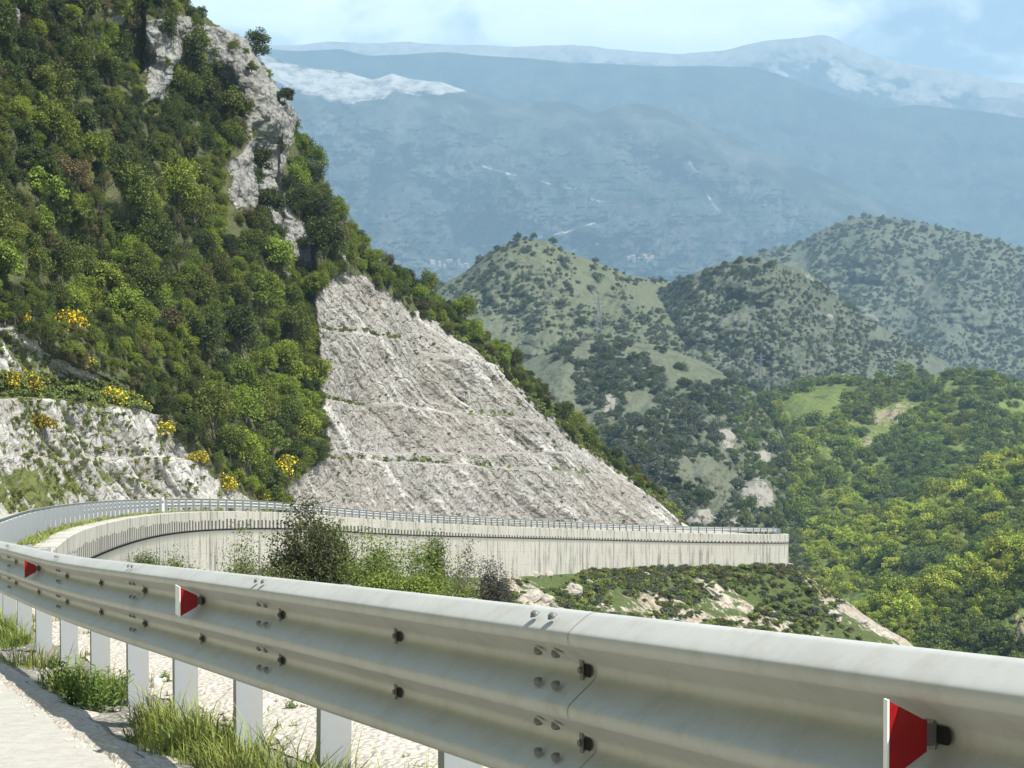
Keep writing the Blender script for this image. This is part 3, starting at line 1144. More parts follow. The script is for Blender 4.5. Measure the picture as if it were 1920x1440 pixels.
def hill(name, TOPL, BOTL, dt, db, m, label, nx=260, ny=150, relief=25, rs=.004, gam=1.0, pales=(), seed=1, topn=3, back=200, cat='hill', fine=3, tracks=()):
    """surface from a ridge line down to its foot; ridge and foot have their own distances (numbers or lists over x)"""
    x0, x1 = TOPL[0][0], TOPL[-1][0]
    xs = np.linspace(x0, x1, nx)
    D_t = interp(dt, xs) if isinstance(dt, list) else np.full(nx, float(dt))
    D_b = interp(db, xs) if isinstance(db, list) else np.full(nx, float(db))
    top = interp(TOPL, xs) + topn * fbm(xs * .03, .5, 0, 4, seed)
    k = np.ones(5) / 5
    top = np.convolve(np.pad(top, 2, mode='edge'), k, 'valid')
    bot = interp(BOTL, xs)
    v = np.linspace(0, 1, ny)
    Y = top[:, None] + (bot - top)[:, None] * v
    X = np.broadcast_to(xs[:, None], Y.shape).copy()
    D = D_t[:, None] + (D_b - D_t)[:, None] * (v[None, :] ** gam)
    n = fbm((X + .6 * Y) * rs, (Y - .35 * X) * rs * .7, 0, 5, seed + 3, .5, True) * relief + fbm((X + .5 * Y) * rs * 5, Y * rs * 5, 0, 4, seed + 9, .55, True) * fine
    D = D + n * smooth(0, .35, v)[None, :] * (D_t[:, None] / D_t.mean())
    W = P(X, Y, D)
    pale = np.zeros(X.shape)
    wx, wy = X + 8 * fbm(X * .05, Y * .05, 0, 4, 33), Y + 8 * fbm(X * .05, Y * .05, 4, 4, 34)
    for pg in pales:
        pale = np.maximum(pale, softpoly(pg, wx, wy, 4))
    for pl, w_ in tracks:
        for (ax, ay), (bx, by) in zip(pl[:-1], pl[1:]):
            tt = np.clip(((X - ax) * (bx - ax) + (Y - ay) * (by - ay)) / ((bx - ax) ** 2 + (by - ay) ** 2), 0, 1)
            dist = np.hypot(X - ax - tt * (bx - ax), Y - ay - tt * (by - ay) + 1.5 * vnoise(X * .08, .3, 1, 5))
            pale = np.maximum(pale, .80 * smooth(w_ * 1.6, w_ * .6, dist))
    bk = [P(xs, Y[:, 0] + dy, D[:, 0] + back * q) for q, dy in ((.1, 2), (.4, 30), (1.0, 140), (1.8, 400))]
    W = np.concatenate([np.stack(bk[::-1], 1), W], 1)
    pale = np.concatenate([np.zeros((nx, 4)), pale], 1)
    o = obj(name, mesh_np(name, W.reshape(-1, 3), gridfaces(*W.shape[:2]), m, True, {'pale': pale}))
    tag(o, label, cat, kind='structure')

    def on(x, y):
        if x < x0 or x > x1:
            return None
        i = int(round((x - x0) / (x1 - x0) * (nx - 1)))
        vv = (y - top[i]) / (bot[i] - top[i])
        if vv < 0 or vv > 1:
            return None
        j = int(round(vv * (ny - 1)))
        return W[i, j + 4], D[i, j]
    on.pale = lambda x, y: any(inpoly(pg, np.array(x), np.array(y)) for pg in pales)
    on.top = lambda x: np.interp(x, xs, top)
    on.bot = lambda x: np.interp(x, xs, bot)
    return on


onC = hill('far_green_hill', [(1180, 600), (1300, 530), (1400, 478), (1450, 466), (1500, 455), (1540, 432), (1580, 413), (1640, 404), (1700, 412), (1760, 426), (1830, 438), (1920, 464), (2100, 520)],
           [(1180, 760), (2100, 800)], 1900, 1300, M['hillB'], 'rounded scrub-covered far green hill at the right, highest of the middle hills',
           relief=85, fine=20, topn=4, rs=.007, seed=5, back=500, pales=[[(1600, 570), (1625, 575), (1665, 605), (1650, 610), (1610, 590)]])
onA = hill('grassy_hill', [(700, 640), (780, 565), (840, 528), (880, 503), (930, 462), (980, 448), (1020, 452), (1060, 468), (1120, 494), (1180, 517), (1240, 527), (1300, 535), (1370, 590), (1420, 670), (1455, 745), (1470, 796)],
           [(700, 760), (1470, 800)], [(700, 900), (1000, 880), (1240, 960), (1470, 1150)], [(700, 620), (1200, 640), (1470, 900)], M['hillA'], 'light green grassy hill dotted with dark shrubs in the middle distance', relief=45, fine=10, topn=6, rs=.007, seed=8, back=300)
onB = hill('rocky_hill', [(1200, 560), (1260, 530), (1300, 512), (1350, 493), (1400, 482), (1450, 490), (1500, 503), (1540, 528), (1580, 562), (1640, 606), (1700, 640), (1780, 680)],
           [(1200, 780), (1780, 800)], [(1200, 955), (1300, 905), (1450, 900), (1780, 1150)], [(1200, 780), (1450, 790), (1780, 880)], M['hillB'], 'grey green rocky hill with a bare crest between the grassy hill and the far hill',
           relief=24, fine=8, topn=5, rs=.007, seed=12, back=300, pales=[[(1440, 488), (1500, 500), (1545, 535), (1520, 530), (1470, 505)], [(1600, 575), (1620, 580), (1665, 608), (1640, 606)],
                                                         [(1535, 580), (1560, 585), (1566, 612), (1550, 605)]])
onA2 = hill('shrubby_hill', [(850, 800), (960, 690), (1000, 668), (1060, 645), (1150, 632), (1250, 650), (1320, 680), (1380, 712), (1430, 745), (1465, 795), (1490, 860), (1508, 950), (1522, 1040), (1530, 1108)],
            [(850, 1100), (1530, 1116)], 640, 305, M['hillA2'], 'dark shrubby hill with pale rock patches behind the end of the concrete wall', relief=40, fine=8, topn=5, rs=.007, seed=16, back=120,
            pales=[[(1390, 905), (1420, 895), (1455, 915), (1450, 955), (1425, 958), (1395, 940), (1385, 985), (1370, 1000), (1368, 965), (1388, 930)],
                   [(1340, 790), (1380, 810), (1385, 850), (1355, 840)], [(1130, 740), (1150, 735), (1160, 770), (1130, 780)], [(1280, 960), (1330, 950), (1350, 985), (1290, 1000)],
                   [(1410, 835), (1450, 850), (1450, 875), (1420, 868)]])
onD = hill('wooded_hill', [(1380, 800), (1430, 742), (1490, 722), (1560, 714), (1650, 712), (1750, 706), (1800, 697), (1840, 694), (1880, 705), (1930, 722), (2100, 780)],
           [(1380, 1010), (2100, 1010)], 720, 470, M['wood'], 'mid green wooded ridge with a brown rock scar at the right', relief=35, rs=.006, seed=21, back=150,
           pales=[[(1615, 815), (1640, 770), (1700, 745), (1722, 760), (1690, 800), (1640, 845), (1615, 850)], [(1775, 715), (1795, 712), (1790, 740), (1772, 742)]])
onE = hill('spring_green_ridge', [(1440, 1050), (1480, 1030), (1560, 1003), (1640, 968), (1700, 945), (1780, 905), (1850, 866), (1920, 838), (2100, 780)],
           [(1440, 1260), (2100, 1260)], 450, 300, M['wood'], 'bright spring green wooded ridge at the right edge', relief=20, rs=.007, seed=25, back=90,
           pales=[[(1690, 940), (1780, 925), (1790, 935), (1700, 955)]])
onF = hill('lower_wooded_ridge', [(1500, 1190), (1580, 1150), (1640, 1125), (1700, 1105), (1790, 1065), (1850, 1033), (1920, 1003), (2100, 940)],
           [(1500, 1420), (2100, 1420)], 300, 215, M['wood'], 'lowest bright wooded ridge in the valley at the right', relief=12, rs=.008, seed=29, back=50,
           pales=[[(1870, 1170), (1920, 1140), (1960, 1200), (1900, 1215)]])

# meadow patch colour on the wooded hill
# crowns for the far woods: larger leaves
FWM = {}
for kind in ('spring', 'mid', 'shrub', 'dark', 'bright'):
    FWM[kind] = [tree_mesh('far_tree_' + kind, rngT, LEAF[kind], n=1400, r=(2.6, 2.6, 2.0 + .5 * k), leaf=.20, nclump=24 + 6 * k, trunk=.1, clr=.33, spread=.85) for k in range(2)]
FW_ALL = [m for k in FWM for m in FWM[k]]


def wood(on, xr, n, pxr, kinds, indiv, lab, zonef, cat, seed, skip=None, undername=None, underlab=None, name='wooded_slope_tree', cap=300, tries=9000, div=2.6):
    rr = np.random.default_rng(seed)

    def smp(r_):
        x = r_.uniform(*xr)
        t_, b_ = on.top(x), on.bot(x)
        y = r_.uniform(t_, b_)
        if skip and skip(x, y, r_):
            return None
        return np.array([x, y])
    p_, r_ = darts(n, smp, lambda q, k: pxr(q) * (.45 + 1.3 * k.random() ** 2.2), tries, seed, .36)
    extra, done = [], 0
    for i in np.argsort(-r_):
        x, y = p_[i]
        h = on(x, y)
        if h is None:
            continue
        kind = kinds(x, y, rr)
        s = r_[i] * h[1] / F / div
        me = FWM[kind][int(rr.integers(2))]
        if done < indiv and 0 < x < 1935:
            zl = zonef(x, y)
            o = rot_copy(name, me, h[0] - np.array([0, 0, .5 * s]), s, tilt=.08)
            tag(o, lab[kind] + ' ' + zl, cat, lab[kind] + 's ' + zl)
            done += 1
        else:
            extra.append((h[0] - np.array([0, 0, .5 * s]), s, FW_ALL.index(me)))
    return extra


ex = []
WLAB = {'spring': 'bright yellow-green spring tree', 'mid': 'mid green leafy tree', 'dark': 'dark green tree', 'bright': 'fresh green tree', 'shrub': 'dark shrub'}


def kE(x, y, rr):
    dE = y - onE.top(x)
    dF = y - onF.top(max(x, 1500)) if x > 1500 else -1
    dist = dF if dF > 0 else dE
    q = float(vnoise(x * .02, y * .02, 1, 7)) * .45 + rr.normal() * .28 + .95 - dist / (115 if x > 1620 else 150)  # sunlit crests and shaded folds put into the leaf colours
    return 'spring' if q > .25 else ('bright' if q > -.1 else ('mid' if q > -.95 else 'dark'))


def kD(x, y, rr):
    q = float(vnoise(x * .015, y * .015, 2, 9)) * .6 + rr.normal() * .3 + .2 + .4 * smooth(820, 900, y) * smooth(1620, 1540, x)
    q -= .45 * smooth(1580, 1700, x) * smooth(770, 840, y)  # shade on the lower right slope painted as darker leaf kinds
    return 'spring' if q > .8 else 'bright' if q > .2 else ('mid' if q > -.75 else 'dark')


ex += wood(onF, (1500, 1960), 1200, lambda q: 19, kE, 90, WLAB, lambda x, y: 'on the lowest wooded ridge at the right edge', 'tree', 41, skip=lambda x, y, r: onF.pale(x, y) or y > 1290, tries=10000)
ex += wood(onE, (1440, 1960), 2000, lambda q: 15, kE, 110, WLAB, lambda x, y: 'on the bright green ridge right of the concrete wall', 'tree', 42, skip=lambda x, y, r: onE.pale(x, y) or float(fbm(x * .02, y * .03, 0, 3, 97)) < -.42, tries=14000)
MEADOW = [(1455, 760), (1500, 735), (1570, 722), (1610, 725), (1600, 760), (1540, 790), (1480, 800)]
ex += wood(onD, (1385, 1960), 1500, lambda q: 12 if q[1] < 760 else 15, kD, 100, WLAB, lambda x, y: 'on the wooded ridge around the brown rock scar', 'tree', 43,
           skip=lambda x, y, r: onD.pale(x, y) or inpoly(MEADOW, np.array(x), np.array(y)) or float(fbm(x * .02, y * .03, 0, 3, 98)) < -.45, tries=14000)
scatter('valley_woods', [q[0] for q in ex], [q[1] for q in ex], [q[2] for q in ex], FW_ALL, 'continuous bright green woods covering the valley ridges at the right', 'woods')

# shrubs of the middle hills
ex = []
ex += wood(onA2, (880, 1516), 1900, lambda q: 9 + (q[1] - 650) * .022, lambda x, y, r: 'mid' if (x > 1380 and r.random() < .65) else ('dark' if r.random() < .3 else 'shrub'), 120,
           WLAB, lambda x, y: 'on the shrubby hill with pale rocks behind the wall end', 'shrub', 44,
           skip=lambda x, y, r: onA2.pale(x, y) or x < 1400 and float(fbm(x * .02, y * .02, 0, 3, 88)) < (-.02 if y < 720 and x < 1330 else -.15) + .25 * (y < 690 and 1150 < x < 1420), name='hillside_shrub', tries=14000)
ex += wood(onB, (1210, 1740), 2600, lambda q: 5.0, lambda x, y, r: 'shrub' if r.random() < .85 else 'mid', 40, WLAB, lambda x, y: 'on the grey green rocky hill', 'shrub', 45,
           skip=lambda x, y, r: onB.pale(x, y) or float(fbm(x * .03, y * .03, 0, 3, 89)) < -.3, name='hillside_shrub', tries=14000)
ex += wood(onC, (1420, 1950), 3600, lambda q: 4.4, lambda x, y, r: 'shrub' if r.random() < .85 else 'mid', 40, WLAB, lambda x, y: 'on the far rounded green hill', 'shrub', 46,
           skip=lambda x, y, r: onC.pale(x, y) or float(fbm(x * .02, y * .02, 0, 3, 90)) < -.35, name='hillside_shrub', tries=20000)
ex += wood(onA, (800, 1400), 1700, lambda q: 5, lambda x, y, r: 'shrub', 60, WLAB, lambda x, y: 'small, scattered on the light green grassy hill', 'shrub', 47,
           skip=lambda x, y, r: float(fbm(x * .02, y * .02, 0, 3, 92)) < (-.35 if x > 1130 or x < 900 or y < 480 else -.12), name='hillside_shrub')
scatter('hill_scrub', [q[0] for q in ex], [q[1] for q in ex], [q[2] for q in ex], FW_ALL, 'low scrub covering the middle hills behind the rock cut', 'scrub')
LONE = [(995, 563, 13, 'left of the middle of the grassy hill'), (1005, 585, 8, 'small, below the leftmost lone tree'), (1050, 574, 14, 'at the middle of the grassy hill'),
        (1090, 606, 18, 'wide, low on the grassy hill'), (1075, 617, 9, 'small, just left below the wide one'), (1205, 600, 22, 'wide, right of the pylon'), (1174, 617, 14, 'right of the pylon base'),
        (980, 520, 12, 'high near the left crest'), (940, 512, 10, 'at the left shoulder of the hill'), (1107, 542, 14, 'above the pylon'), (1120, 520, 18, 'on the right shoulder near the crest'),
        (970, 448, 12, 'on the very crest, left'), (1000, 446, 10, 'on the very crest, middle'), (1035, 452, 12, 'on the very crest, right'), (1065, 540, 11, 'centre right of the slope'),
        (932, 466, 10, 'at the left end of the crest'), (1280, 628, 24, 'clump at the foot beside the rocky hill')]
for x, y, r, lab in LONE:
    h = onA(x, max(y + r * .35, onA.top(x) + 1))
    o = rot_copy('lone_tree', random.choice(FWM['dark'] + FWM['shrub']), h[0], r * .75 * h[1] / F / 2.4, tilt=.05)
    tag(o, 'lone dark tree ' + lab, 'tree', 'lone trees on the grassy hill')
blm = [tree_mesh('blossom_tree', rngT, LEAF['blossom'], n=420, r=(2.6, 2.6, 2.2), leaf=.30, nclump=9, trunk=.2)]
for x, y, r, lab in [(1582, 708, 12, 'larger white blossoming tree on the saddle behind the meadow'), (1557, 713, 8, 'smaller white blossoming tree left of the larger one on the saddle')]:
    h = onD(x, max(y + 4, onD.top(x) + 1))
    tag(rot_copy('blossom_tree', blm[0], h[0], r * h[1] / F / 2.4), lab, 'tree', 'blossoming trees')

# pylons
M['steel'] = simple('dull_steel', (0.20, 0.21, 0.21), .6, .3)


def pylon(x, ybase, ytop, on, lab):
    h = on(x, ybase)
    H = (ybase - ytop) * h[1] / F
    e = empty('pylon', h[0])
    w = H * .085
    mb = MB()
    for sx in (-1, 1):
        for sy in (-1, 1):
            mb.tube([(sx * w, sy * w, -1), (sx * w * .25, sy * w * .25, H * .75), (0, 0, H)], .22, 4)
    for k in range(7):
        z0, z1 = H * .1 * k, H * .1 * (k + 1)
        a0, a1 = w * (1 - k * .1), w * (1 - (k + 1) * .1)
        mb.tube([(-a0, -a0, z0), (a1, -a1, z1)], .10, 3)
        mb.tube([(a0, -a0, z0), (-a1, -a1, z1)], .10, 3)
        mb.tube([(-a0, a0, z0), (-a1, -a1, z1)], .10, 3)
    obj('mast', mb.mesh('mast', M['steel']), e)
    for z in (.78, .88):
        mb = MB()
        mb.tube([(-w * 1.5, 0, H * z), (w * 1.5, 0, H * z)], .15, 4)
        mb.tube([(-w * 1.5, 0, H * z), (0, 0, H * (z + .06)), (w * 1.5, 0, H * z)], .10, 4)
        obj('cross_arm', mb.mesh('cross_arm', M['steel']), e)
    tag(e, lab, 'pylon', 'power line pylons')


pylon(1122, 628, 552, onA, 'steel lattice power pylon on the light green grassy hill')
pylon(1427, 722, 660, onB, 'pale slender pylon at the foot of the grey green rocky hill')

# ------------------------------------------------------------------ far mountains
def mtnmat(name, a, b_, pale, sc_, pthr=.55, slopepale=0.0):
    m, nt, b = newmat(name)
    t = NT(nt)
    co = t.coord('Object', (sc_, sc_, sc_))
    n1 = t.noise(co, .0015, 6, .6)
    n2 = t.noise(co, .006, 6, .68)
    c = t.mix(t.ramp(n1, [(.35, 0.0), (.65, 1.0)]), a, b_)
    n5 = t.noise(co, .022, 5, .7)
    c = t.mix(t.ramp(n5, [(.52, 0.0), (.7, .45)]), c, tuple(min(1, q * 2.6) for q in a))
    c = t.mix(t.ramp(n2, [(.42, .85), (.58, 0.0)]), c, tuple(q * .35 for q in a))
    pn = t.math('ADD', t.math('MULTIPLY', n2, .7), t.math('MULTIPLY', t.attr('pale'), .6))
    c = t.mix(t.ramp(pn, [(pthr, 0.0), (pthr + .12, 1.0)]), c, pale)
    c = t.mix(t.ramp(n5, [(.36, .6), (.55, 0.0)]), c, tuple(q * .6 for q in a))
    t.l(c, b.inputs['Base Color'])
    b.inputs['Roughness'].default_value = 1
    b.inputs['Specular IOR Level'].default_value = 0.0
    return m


M['mt1'] = mtnmat('near_blue_mountain', (0.045, 0.055, 0.050), (0.085, 0.090, 0.078), (0.36, 0.35, 0.32), 1.0, .76)
M['mt2'] = mtnmat('cloud_shaded_mountain', (0.030, 0.042, 0.030), (0.050, 0.060, 0.040), (0.42, 0.40, 0.36), 1.0, .80)  # cloud shadow over this ridge is painted into its base colours
M['mt3'] = mtnmat('bare_summit_mountain', (0.17, 0.16, 0.14), (0.23, 0.215, 0.185), (0.31, 0.295, 0.265), .8, .50)


def road_poly(pts, w):
    a = np.array(pts, float)
    return [tuple(q + (0, -w)) for q in a] + [tuple(q + (0, w)) for q in a[::-1]]


hill('far_summit_ridge', [(300, 100), (500, 86), (560, 84), (620, 77), (680, 82), (770, 79), (830, 84), (900, 84), (960, 88), (1030, 85), (1100, 85), (1190, 96), (1270, 101), (1350, 95), (1400, 84),
                          (1440, 76), (1500, 70), (1545, 64), (1590, 84), (1640, 104), (1700, 119), (1740, 126), (1765, 127), (1830, 142), (1880, 152), (1920, 156), (2100, 190)],
     [(300, 420), (2100, 420)], 9600, 8200, M['mt3'], 'pale bare summit ridge on the horizon under the clouds', 420, 120, relief=520, rs=.007, seed=51, back=1500, cat='mountain', fine=90, topn=2.5,
     pales=[[(480, 60), (1400, 60), (1480, 140), (1250, 118), (700, 104), (480, 96)], [(1380, 60), (1600, 60), (1960, 140), (1960, 170), (1700, 190), (1480, 150)]])
hill('dark_blue_ridge', [(300, 110), (500, 92), (560, 96), (640, 92), (690, 105), (760, 102), (830, 97), (900, 104), (1000, 110), (1060, 118), (1150, 120), (1220, 124), (1330, 124), (1410, 126), (1460, 140), (1520, 162),
                         (1600, 188), (1660, 202), (1720, 196), (1800, 205), (1860, 212), (1920, 222), (2100, 260)],
     [(300, 560), (2100, 560)], 7800, 6300, M['mt2'], 'dark blue ridge with cloud shade in its colour, in front of the pale summits', 380, 120, relief=320, rs=.006, seed=55, back=900, cat='mountain', fine=70, topn=1.5)
onL = hill('near_blue_mountain', [(300, 60), (440, 85), (500, 104), (540, 118), (590, 130), (640, 132), (700, 150), (735, 138), (770, 148), (830, 155), (880, 172), (940, 186), (1000, 191), (1060, 190), (1120, 211), (1160, 198), (1200, 194),
                            (1250, 203), (1290, 218), (1330, 243), (1400, 268), (1480, 302), (1560, 335), (1640, 372), (1750, 418), (1850, 455), (1960, 495), (2100, 540)],
     [(300, 700), (2100, 700)], 5900, 3600, M['mt1'], 'hazy blue mountain with a white rocky crest behind the hills', 900, 420, relief=430, rs=.006, seed=59, back=800, cat='mountain', fine=110, topn=1.5, gam=.9,
     pales=[[(480, 80), (560, 118), (640, 130), (740, 132), (840, 155), (885, 172), (830, 178), (740, 176), (690, 188), (640, 195), (560, 175), (490, 140)]],
     tracks=[([(905, 312), (960, 326), (1030, 343), (1085, 357)], 2.6), ([(1105, 373), (1150, 380), (1196, 388)], 2.2), ([(1010, 446), (1040, 440), (1095, 425), (1130, 412)], 2.2),
             ([(1290, 300), (1310, 330), (1330, 370), (1350, 398)], 3.5), ([(1720, 345), (1840, 340), (1880, 334), (1920, 320)], 2.2), ([(1075, 470), (1120, 458)], 3.0)])
# far town: a handful of pale houses on the valley edge
M['plaster'] = simple('pale_plaster', (0.36, 0.35, 0.33), .8)
M['tile'] = simple('roof_tile', (0.38, 0.22, 0.16), .8)
M['white'] = simple('white_paint', (0.80, 0.80, 0.77), .5, var=.04)


def house(x, y, w, lab, grp):
    h = onL(x, y)
    if h is None:
        return
    e = empty('house', h[0], random.uniform(-.5, .5))
    tag(e, lab, 'house', grp)
    H = w * .6
    mb = MB()
    mb.box((0, 0, H / 2 - 6), (w / 2, 0, 0), (0, w * .35, 0), (0, 0, H / 2 + 6))
    obj('wall', mb.mesh('wall', M['plaster']), e)
    mb = MB()
    a, b = w * .54, w * .40
    mb.add([(-a, -b, H), (a, -b, H), (a, b, H), (-a, b, H), (-a, 0, H + w * .28), (a, 0, H + w * .28)], [(0, 1, 5, 4), (2, 3, 4, 5), (0, 4, 3), (1, 2, 5), (3, 2, 1, 0)])
    obj('roof', mb.mesh('roof', M['tile']), e)


for i in range(12):
    house(1845 + i * 6 + random.uniform(-2, 2), 446 + random.uniform(-6, 8) + i * .8, random.uniform(10, 17), 'tiny pale house of the far settlement right of the rounded hill', 'far houses by the rounded hill')
for i in range(8):
    house(812 + i * 9 + random.uniform(-3, 3), 496 + random.uniform(-7, 7), random.uniform(8, 14), 'tiny pale house of the far settlement beside the left mountain edge', 'far houses by the left mountain')
for i in range(6):
    house(1180 + i * 9 + random.uniform(-3, 3), 488 + random.uniform(-4, 4), random.uniform(8, 14), 'tiny pale house of the far settlement above the grassy hill saddle', 'far houses above the saddle')


# ------------------------------------------------------------------ ground sheet
def ground():
    xs = np.linspace(-6200, 6200, 60)
    ys = np.linspace(-300, 11500, 60)
    Xg, Yg = np.meshgrid(xs, ys, indexing='ij')
    Z = -130 + 8 * fbm(Xg * .001, Yg * .001, 0, 3, 3)
    V = np.stack([Xg, Yg, Z], -1)
    tag(obj('ground', mesh_np('ground', V.reshape(-1, 3), gridfaces(60, 60)[:, ::-1], M['wood'], True, {'pale': np.zeros(Xg.shape)})),
        'green valley floor far below the road', 'ground', kind='structure')


ground()

# ------------------------------------------------------------------ retaining wall
def concrete(name, stain_bars):
    m, nt, b = newmat(name)
    t = NT(nt)
    uv = t.n('ShaderNodeUVMap')
    sep = t.n('ShaderNodeSeparateXYZ')
    t.l(uv.outputs[0], sep.inputs[0])
    s, h = sep.outputs[0], sep.outputs[1]
    co = t.coord('Object')
    n1 = t.noise(co, .35, 5, .6)
    n2 = t.noise(co, 6, 5, .7)
    c = t.mix(n1, (0.35, 0.335, 0.285), (0.49, 0.47, 0.405))
    c = t.mix(t.ramp(n2, [(.35, .4), (.6, 0.0)]), c, (0.28, 0.27, 0.23))
    # long vertical streaks
    cs = t.n('ShaderNodeCombineXYZ')
    t.l(t.math('MULTIPLY', s, 1.9), cs.inputs[0])
    t.l(t.math('MULTIPLY', h, .16), cs.inputs[1])
    st = t.noise(cs.outputs[0], 1.0, 5, .75)
    c = t.mix(t.ramp(st, [(.50, 0.0), (.62, .85)]), c, (0.13, 0.125, 0.11))
    # panel joints and lift lines
    fr = t.math('FRACT', t.math('MULTIPLY', s, .125))
    c = t.mix(t.math('MULTIPLY', t.math('LESS_THAN', fr, .006), .7), c, (0.10, 0.10, 0.09))
    fr2 = t.math('FRACT', t.math('MULTIPLY', s, .5))
    c = t.mix(t.math('MULTIPLY', t.math('LESS_THAN', fr2, .012), .28), c, (0.16, 0.15, 0.13))
    if stain_bars:
        bar = t.math('FRACT', t.math('MULTIPLY', s, 1.45))
        vn = t.n('ShaderNodeTexWhiteNoise', noise_dimensions='1D')
        t.l(t.math('FLOOR', t.math('MULTIPLY', s, 1.45)), vn.inputs['W'])
        ln = t.math('MULTIPLY', t.attr('bar'), t.math('ADD', t.math('MULTIPLY', vn.outputs['Value'], .22), .88))
        inbar = t.math('LESS_THAN', bar, .48)
        under = t.math('LESS_THAN', h, ln)
        mk = t.math('MULTIPLY', inbar, under)
        c = t.mix(t.math('MULTIPLY', mk, .88), c, (0.045, 0.042, 0.038))
        low = t.ramp(t.math('ADD', h, t.math('MULTIPLY', n2, .05)), [(.03, .9), (.09, 0.0)])
        c = t.mix(low, c, (0.05, 0.048, 0.042))
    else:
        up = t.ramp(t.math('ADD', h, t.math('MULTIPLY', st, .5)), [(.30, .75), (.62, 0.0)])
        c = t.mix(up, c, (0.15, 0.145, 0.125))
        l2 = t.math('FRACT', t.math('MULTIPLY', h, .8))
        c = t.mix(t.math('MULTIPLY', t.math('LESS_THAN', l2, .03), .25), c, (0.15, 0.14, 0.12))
    t.l(c, b.inputs['Base Color'])
    b.inputs['Roughness'].default_value = .9
    b.inputs['Specular IOR Level'].default_value = .2
    t.bump(n2, .25, .02, b)
    return m


M['parapet'] = concrete('parapet_concrete', True)
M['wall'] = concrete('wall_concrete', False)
M['joint'] = simple('dark_joint', (0.045, 0.043, 0.04), .95)


def wall():
    sa, sb = s_of_y(29), s_of_y(196) + 14
    e = empty('retaining_wall', tuple(at(sa, -1.0, 0)[0]))
    tag(e, 'long curved stained concrete retaining wall with parapet below the guardrail', 'wall')
    base = np.array(e.location)
    s = np.arange(sa, sb, 0.4)

    def prof(name, us, hs, m, vv, bar=None):
        V = np.stack([at(s, u, h) for u, h in zip(us, hs)], 1) - base
        uv = np.stack(np.broadcast_arrays(s[:, None], np.array(vv)[None, :]), -1)
        ns, nu = V.shape[:2]
        # unshared vertices per facet so the arrises stay crisp
        Vs, fs, us_, bs, n = [], [], [], [], 0
        for j in range(nu - 1):
            vj = V[:, j:j + 2].reshape(-1, 3)
            Vs.append(vj)
            us_.append(uv[:, j:j + 2].reshape(-1, 2))
            fs.append(gridfaces(ns, 2)[:, ::-1] + n)
            if bar is not None:
                bs.append(np.repeat(bar, 2))
            n += len(vj)
        capv = [V[0], V[-1]]
        caps = []
        for cv in capv:
            Vs.append(cv)
            us_.append(np.stack([np.linspace(.7, .9, nu), np.full(nu, .8)], 1))
            caps.append(np.arange(nu)[None, :] + n)
            if bar is not None:
                bs.append(np.zeros(nu))
            n += nu
        at_ = {'bar': np.concatenate(bs)} if bar is not None else None
        me = mesh_np(name, np.concatenate(Vs), [np.concatenate(fs)] + caps, m, False, at_, np.concatenate(us_))
        return obj(name, me, e)
    yy = path(s)[0][:, 1]
    bar = interp([(30, .58), (70, .58), (100, .54), (125, .40), (150, .22), (200, .18)], yy)
    jig = 0.012 * vnoise(s * .3, 0.2)
    prof('parapet', [-.72, -.72, -.74, -1.33, -1.35, -1.35, -.72], [-.5, .20, .22, .22, .20, -.82, -.82], M['parapet'], [.5, .9, .95, .95, 1.02, 0.0, .0], bar)
    prof('joint', [-1.0, -1.27, -1.27, -1.0], [-.82, -.82, -.90, -.90], M['joint'], [0, 0, 0, 0])
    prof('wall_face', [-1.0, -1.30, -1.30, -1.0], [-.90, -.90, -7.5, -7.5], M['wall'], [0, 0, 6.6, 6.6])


wall()

# ------------------------------------------------------------------ guardrail
def galv(name, a=(0.455, 0.455, 0.42), rough=.46, metal=.10):
    m, nt, b = newmat(name)
    t = NT(nt)
    co = t.coord('Object')
    n1 = t.noise(co, 1.2, 5, .6)
    v = t.voro(co, 38, 'F1', 'Color')
    sepc = t.n('ShaderNodeSeparateColor')
    t.l(v, sepc.inputs[0])
    c = t.mix(n1, tuple(q * .86 for q in a), tuple(min(1, q * 1.1) for q in a))
    c = t.mix(t.math('MULTIPLY', sepc.outputs[0], .14), c, (0.30, 0.31, 0.30))
    n3 = t.noise(co, 7, 6, .75)
    c = t.mix(t.ramp(n3, [(.50, 0.0), (.70, .45)]), c, (0.30, 0.275, 0.22))
    st_ = t.noise(t.coord('Object', (3, 3, .25)), 2.2, 5, .7)
    c = t.mix(t.ramp(st_, [(.52, 0.0), (.72, .4)]), c, (0.33, 0.31, 0.265))
    t.l(c, b.inputs['Base Color'])
    b.inputs['Metallic'].default_value = metal
    t.put(b.inputs['Roughness'], t.math('ADD', t.math('MULTIPLY', n1, .25), rough - .1))
    n2 = t.noise(co, 5, 3, .5)
    t.bump(n2, .12, .02, b)
    return m


M['galv'] = galv('galvanised_steel')
M['post'] = galv('post_steel', (0.29, 0.315, 0.33), .55, .1)
M['bolt'] = simple('bolt_steel', (0.17, 0.17, 0.155), .6, .35)
M['slot'] = simple('slot_dark', (0.012, 0.012, 0.011), .9)
M['red'] = simple('red_reflector', (0.27, 0.004, 0.006), .35, var=.08, scale=40, spec=.5)

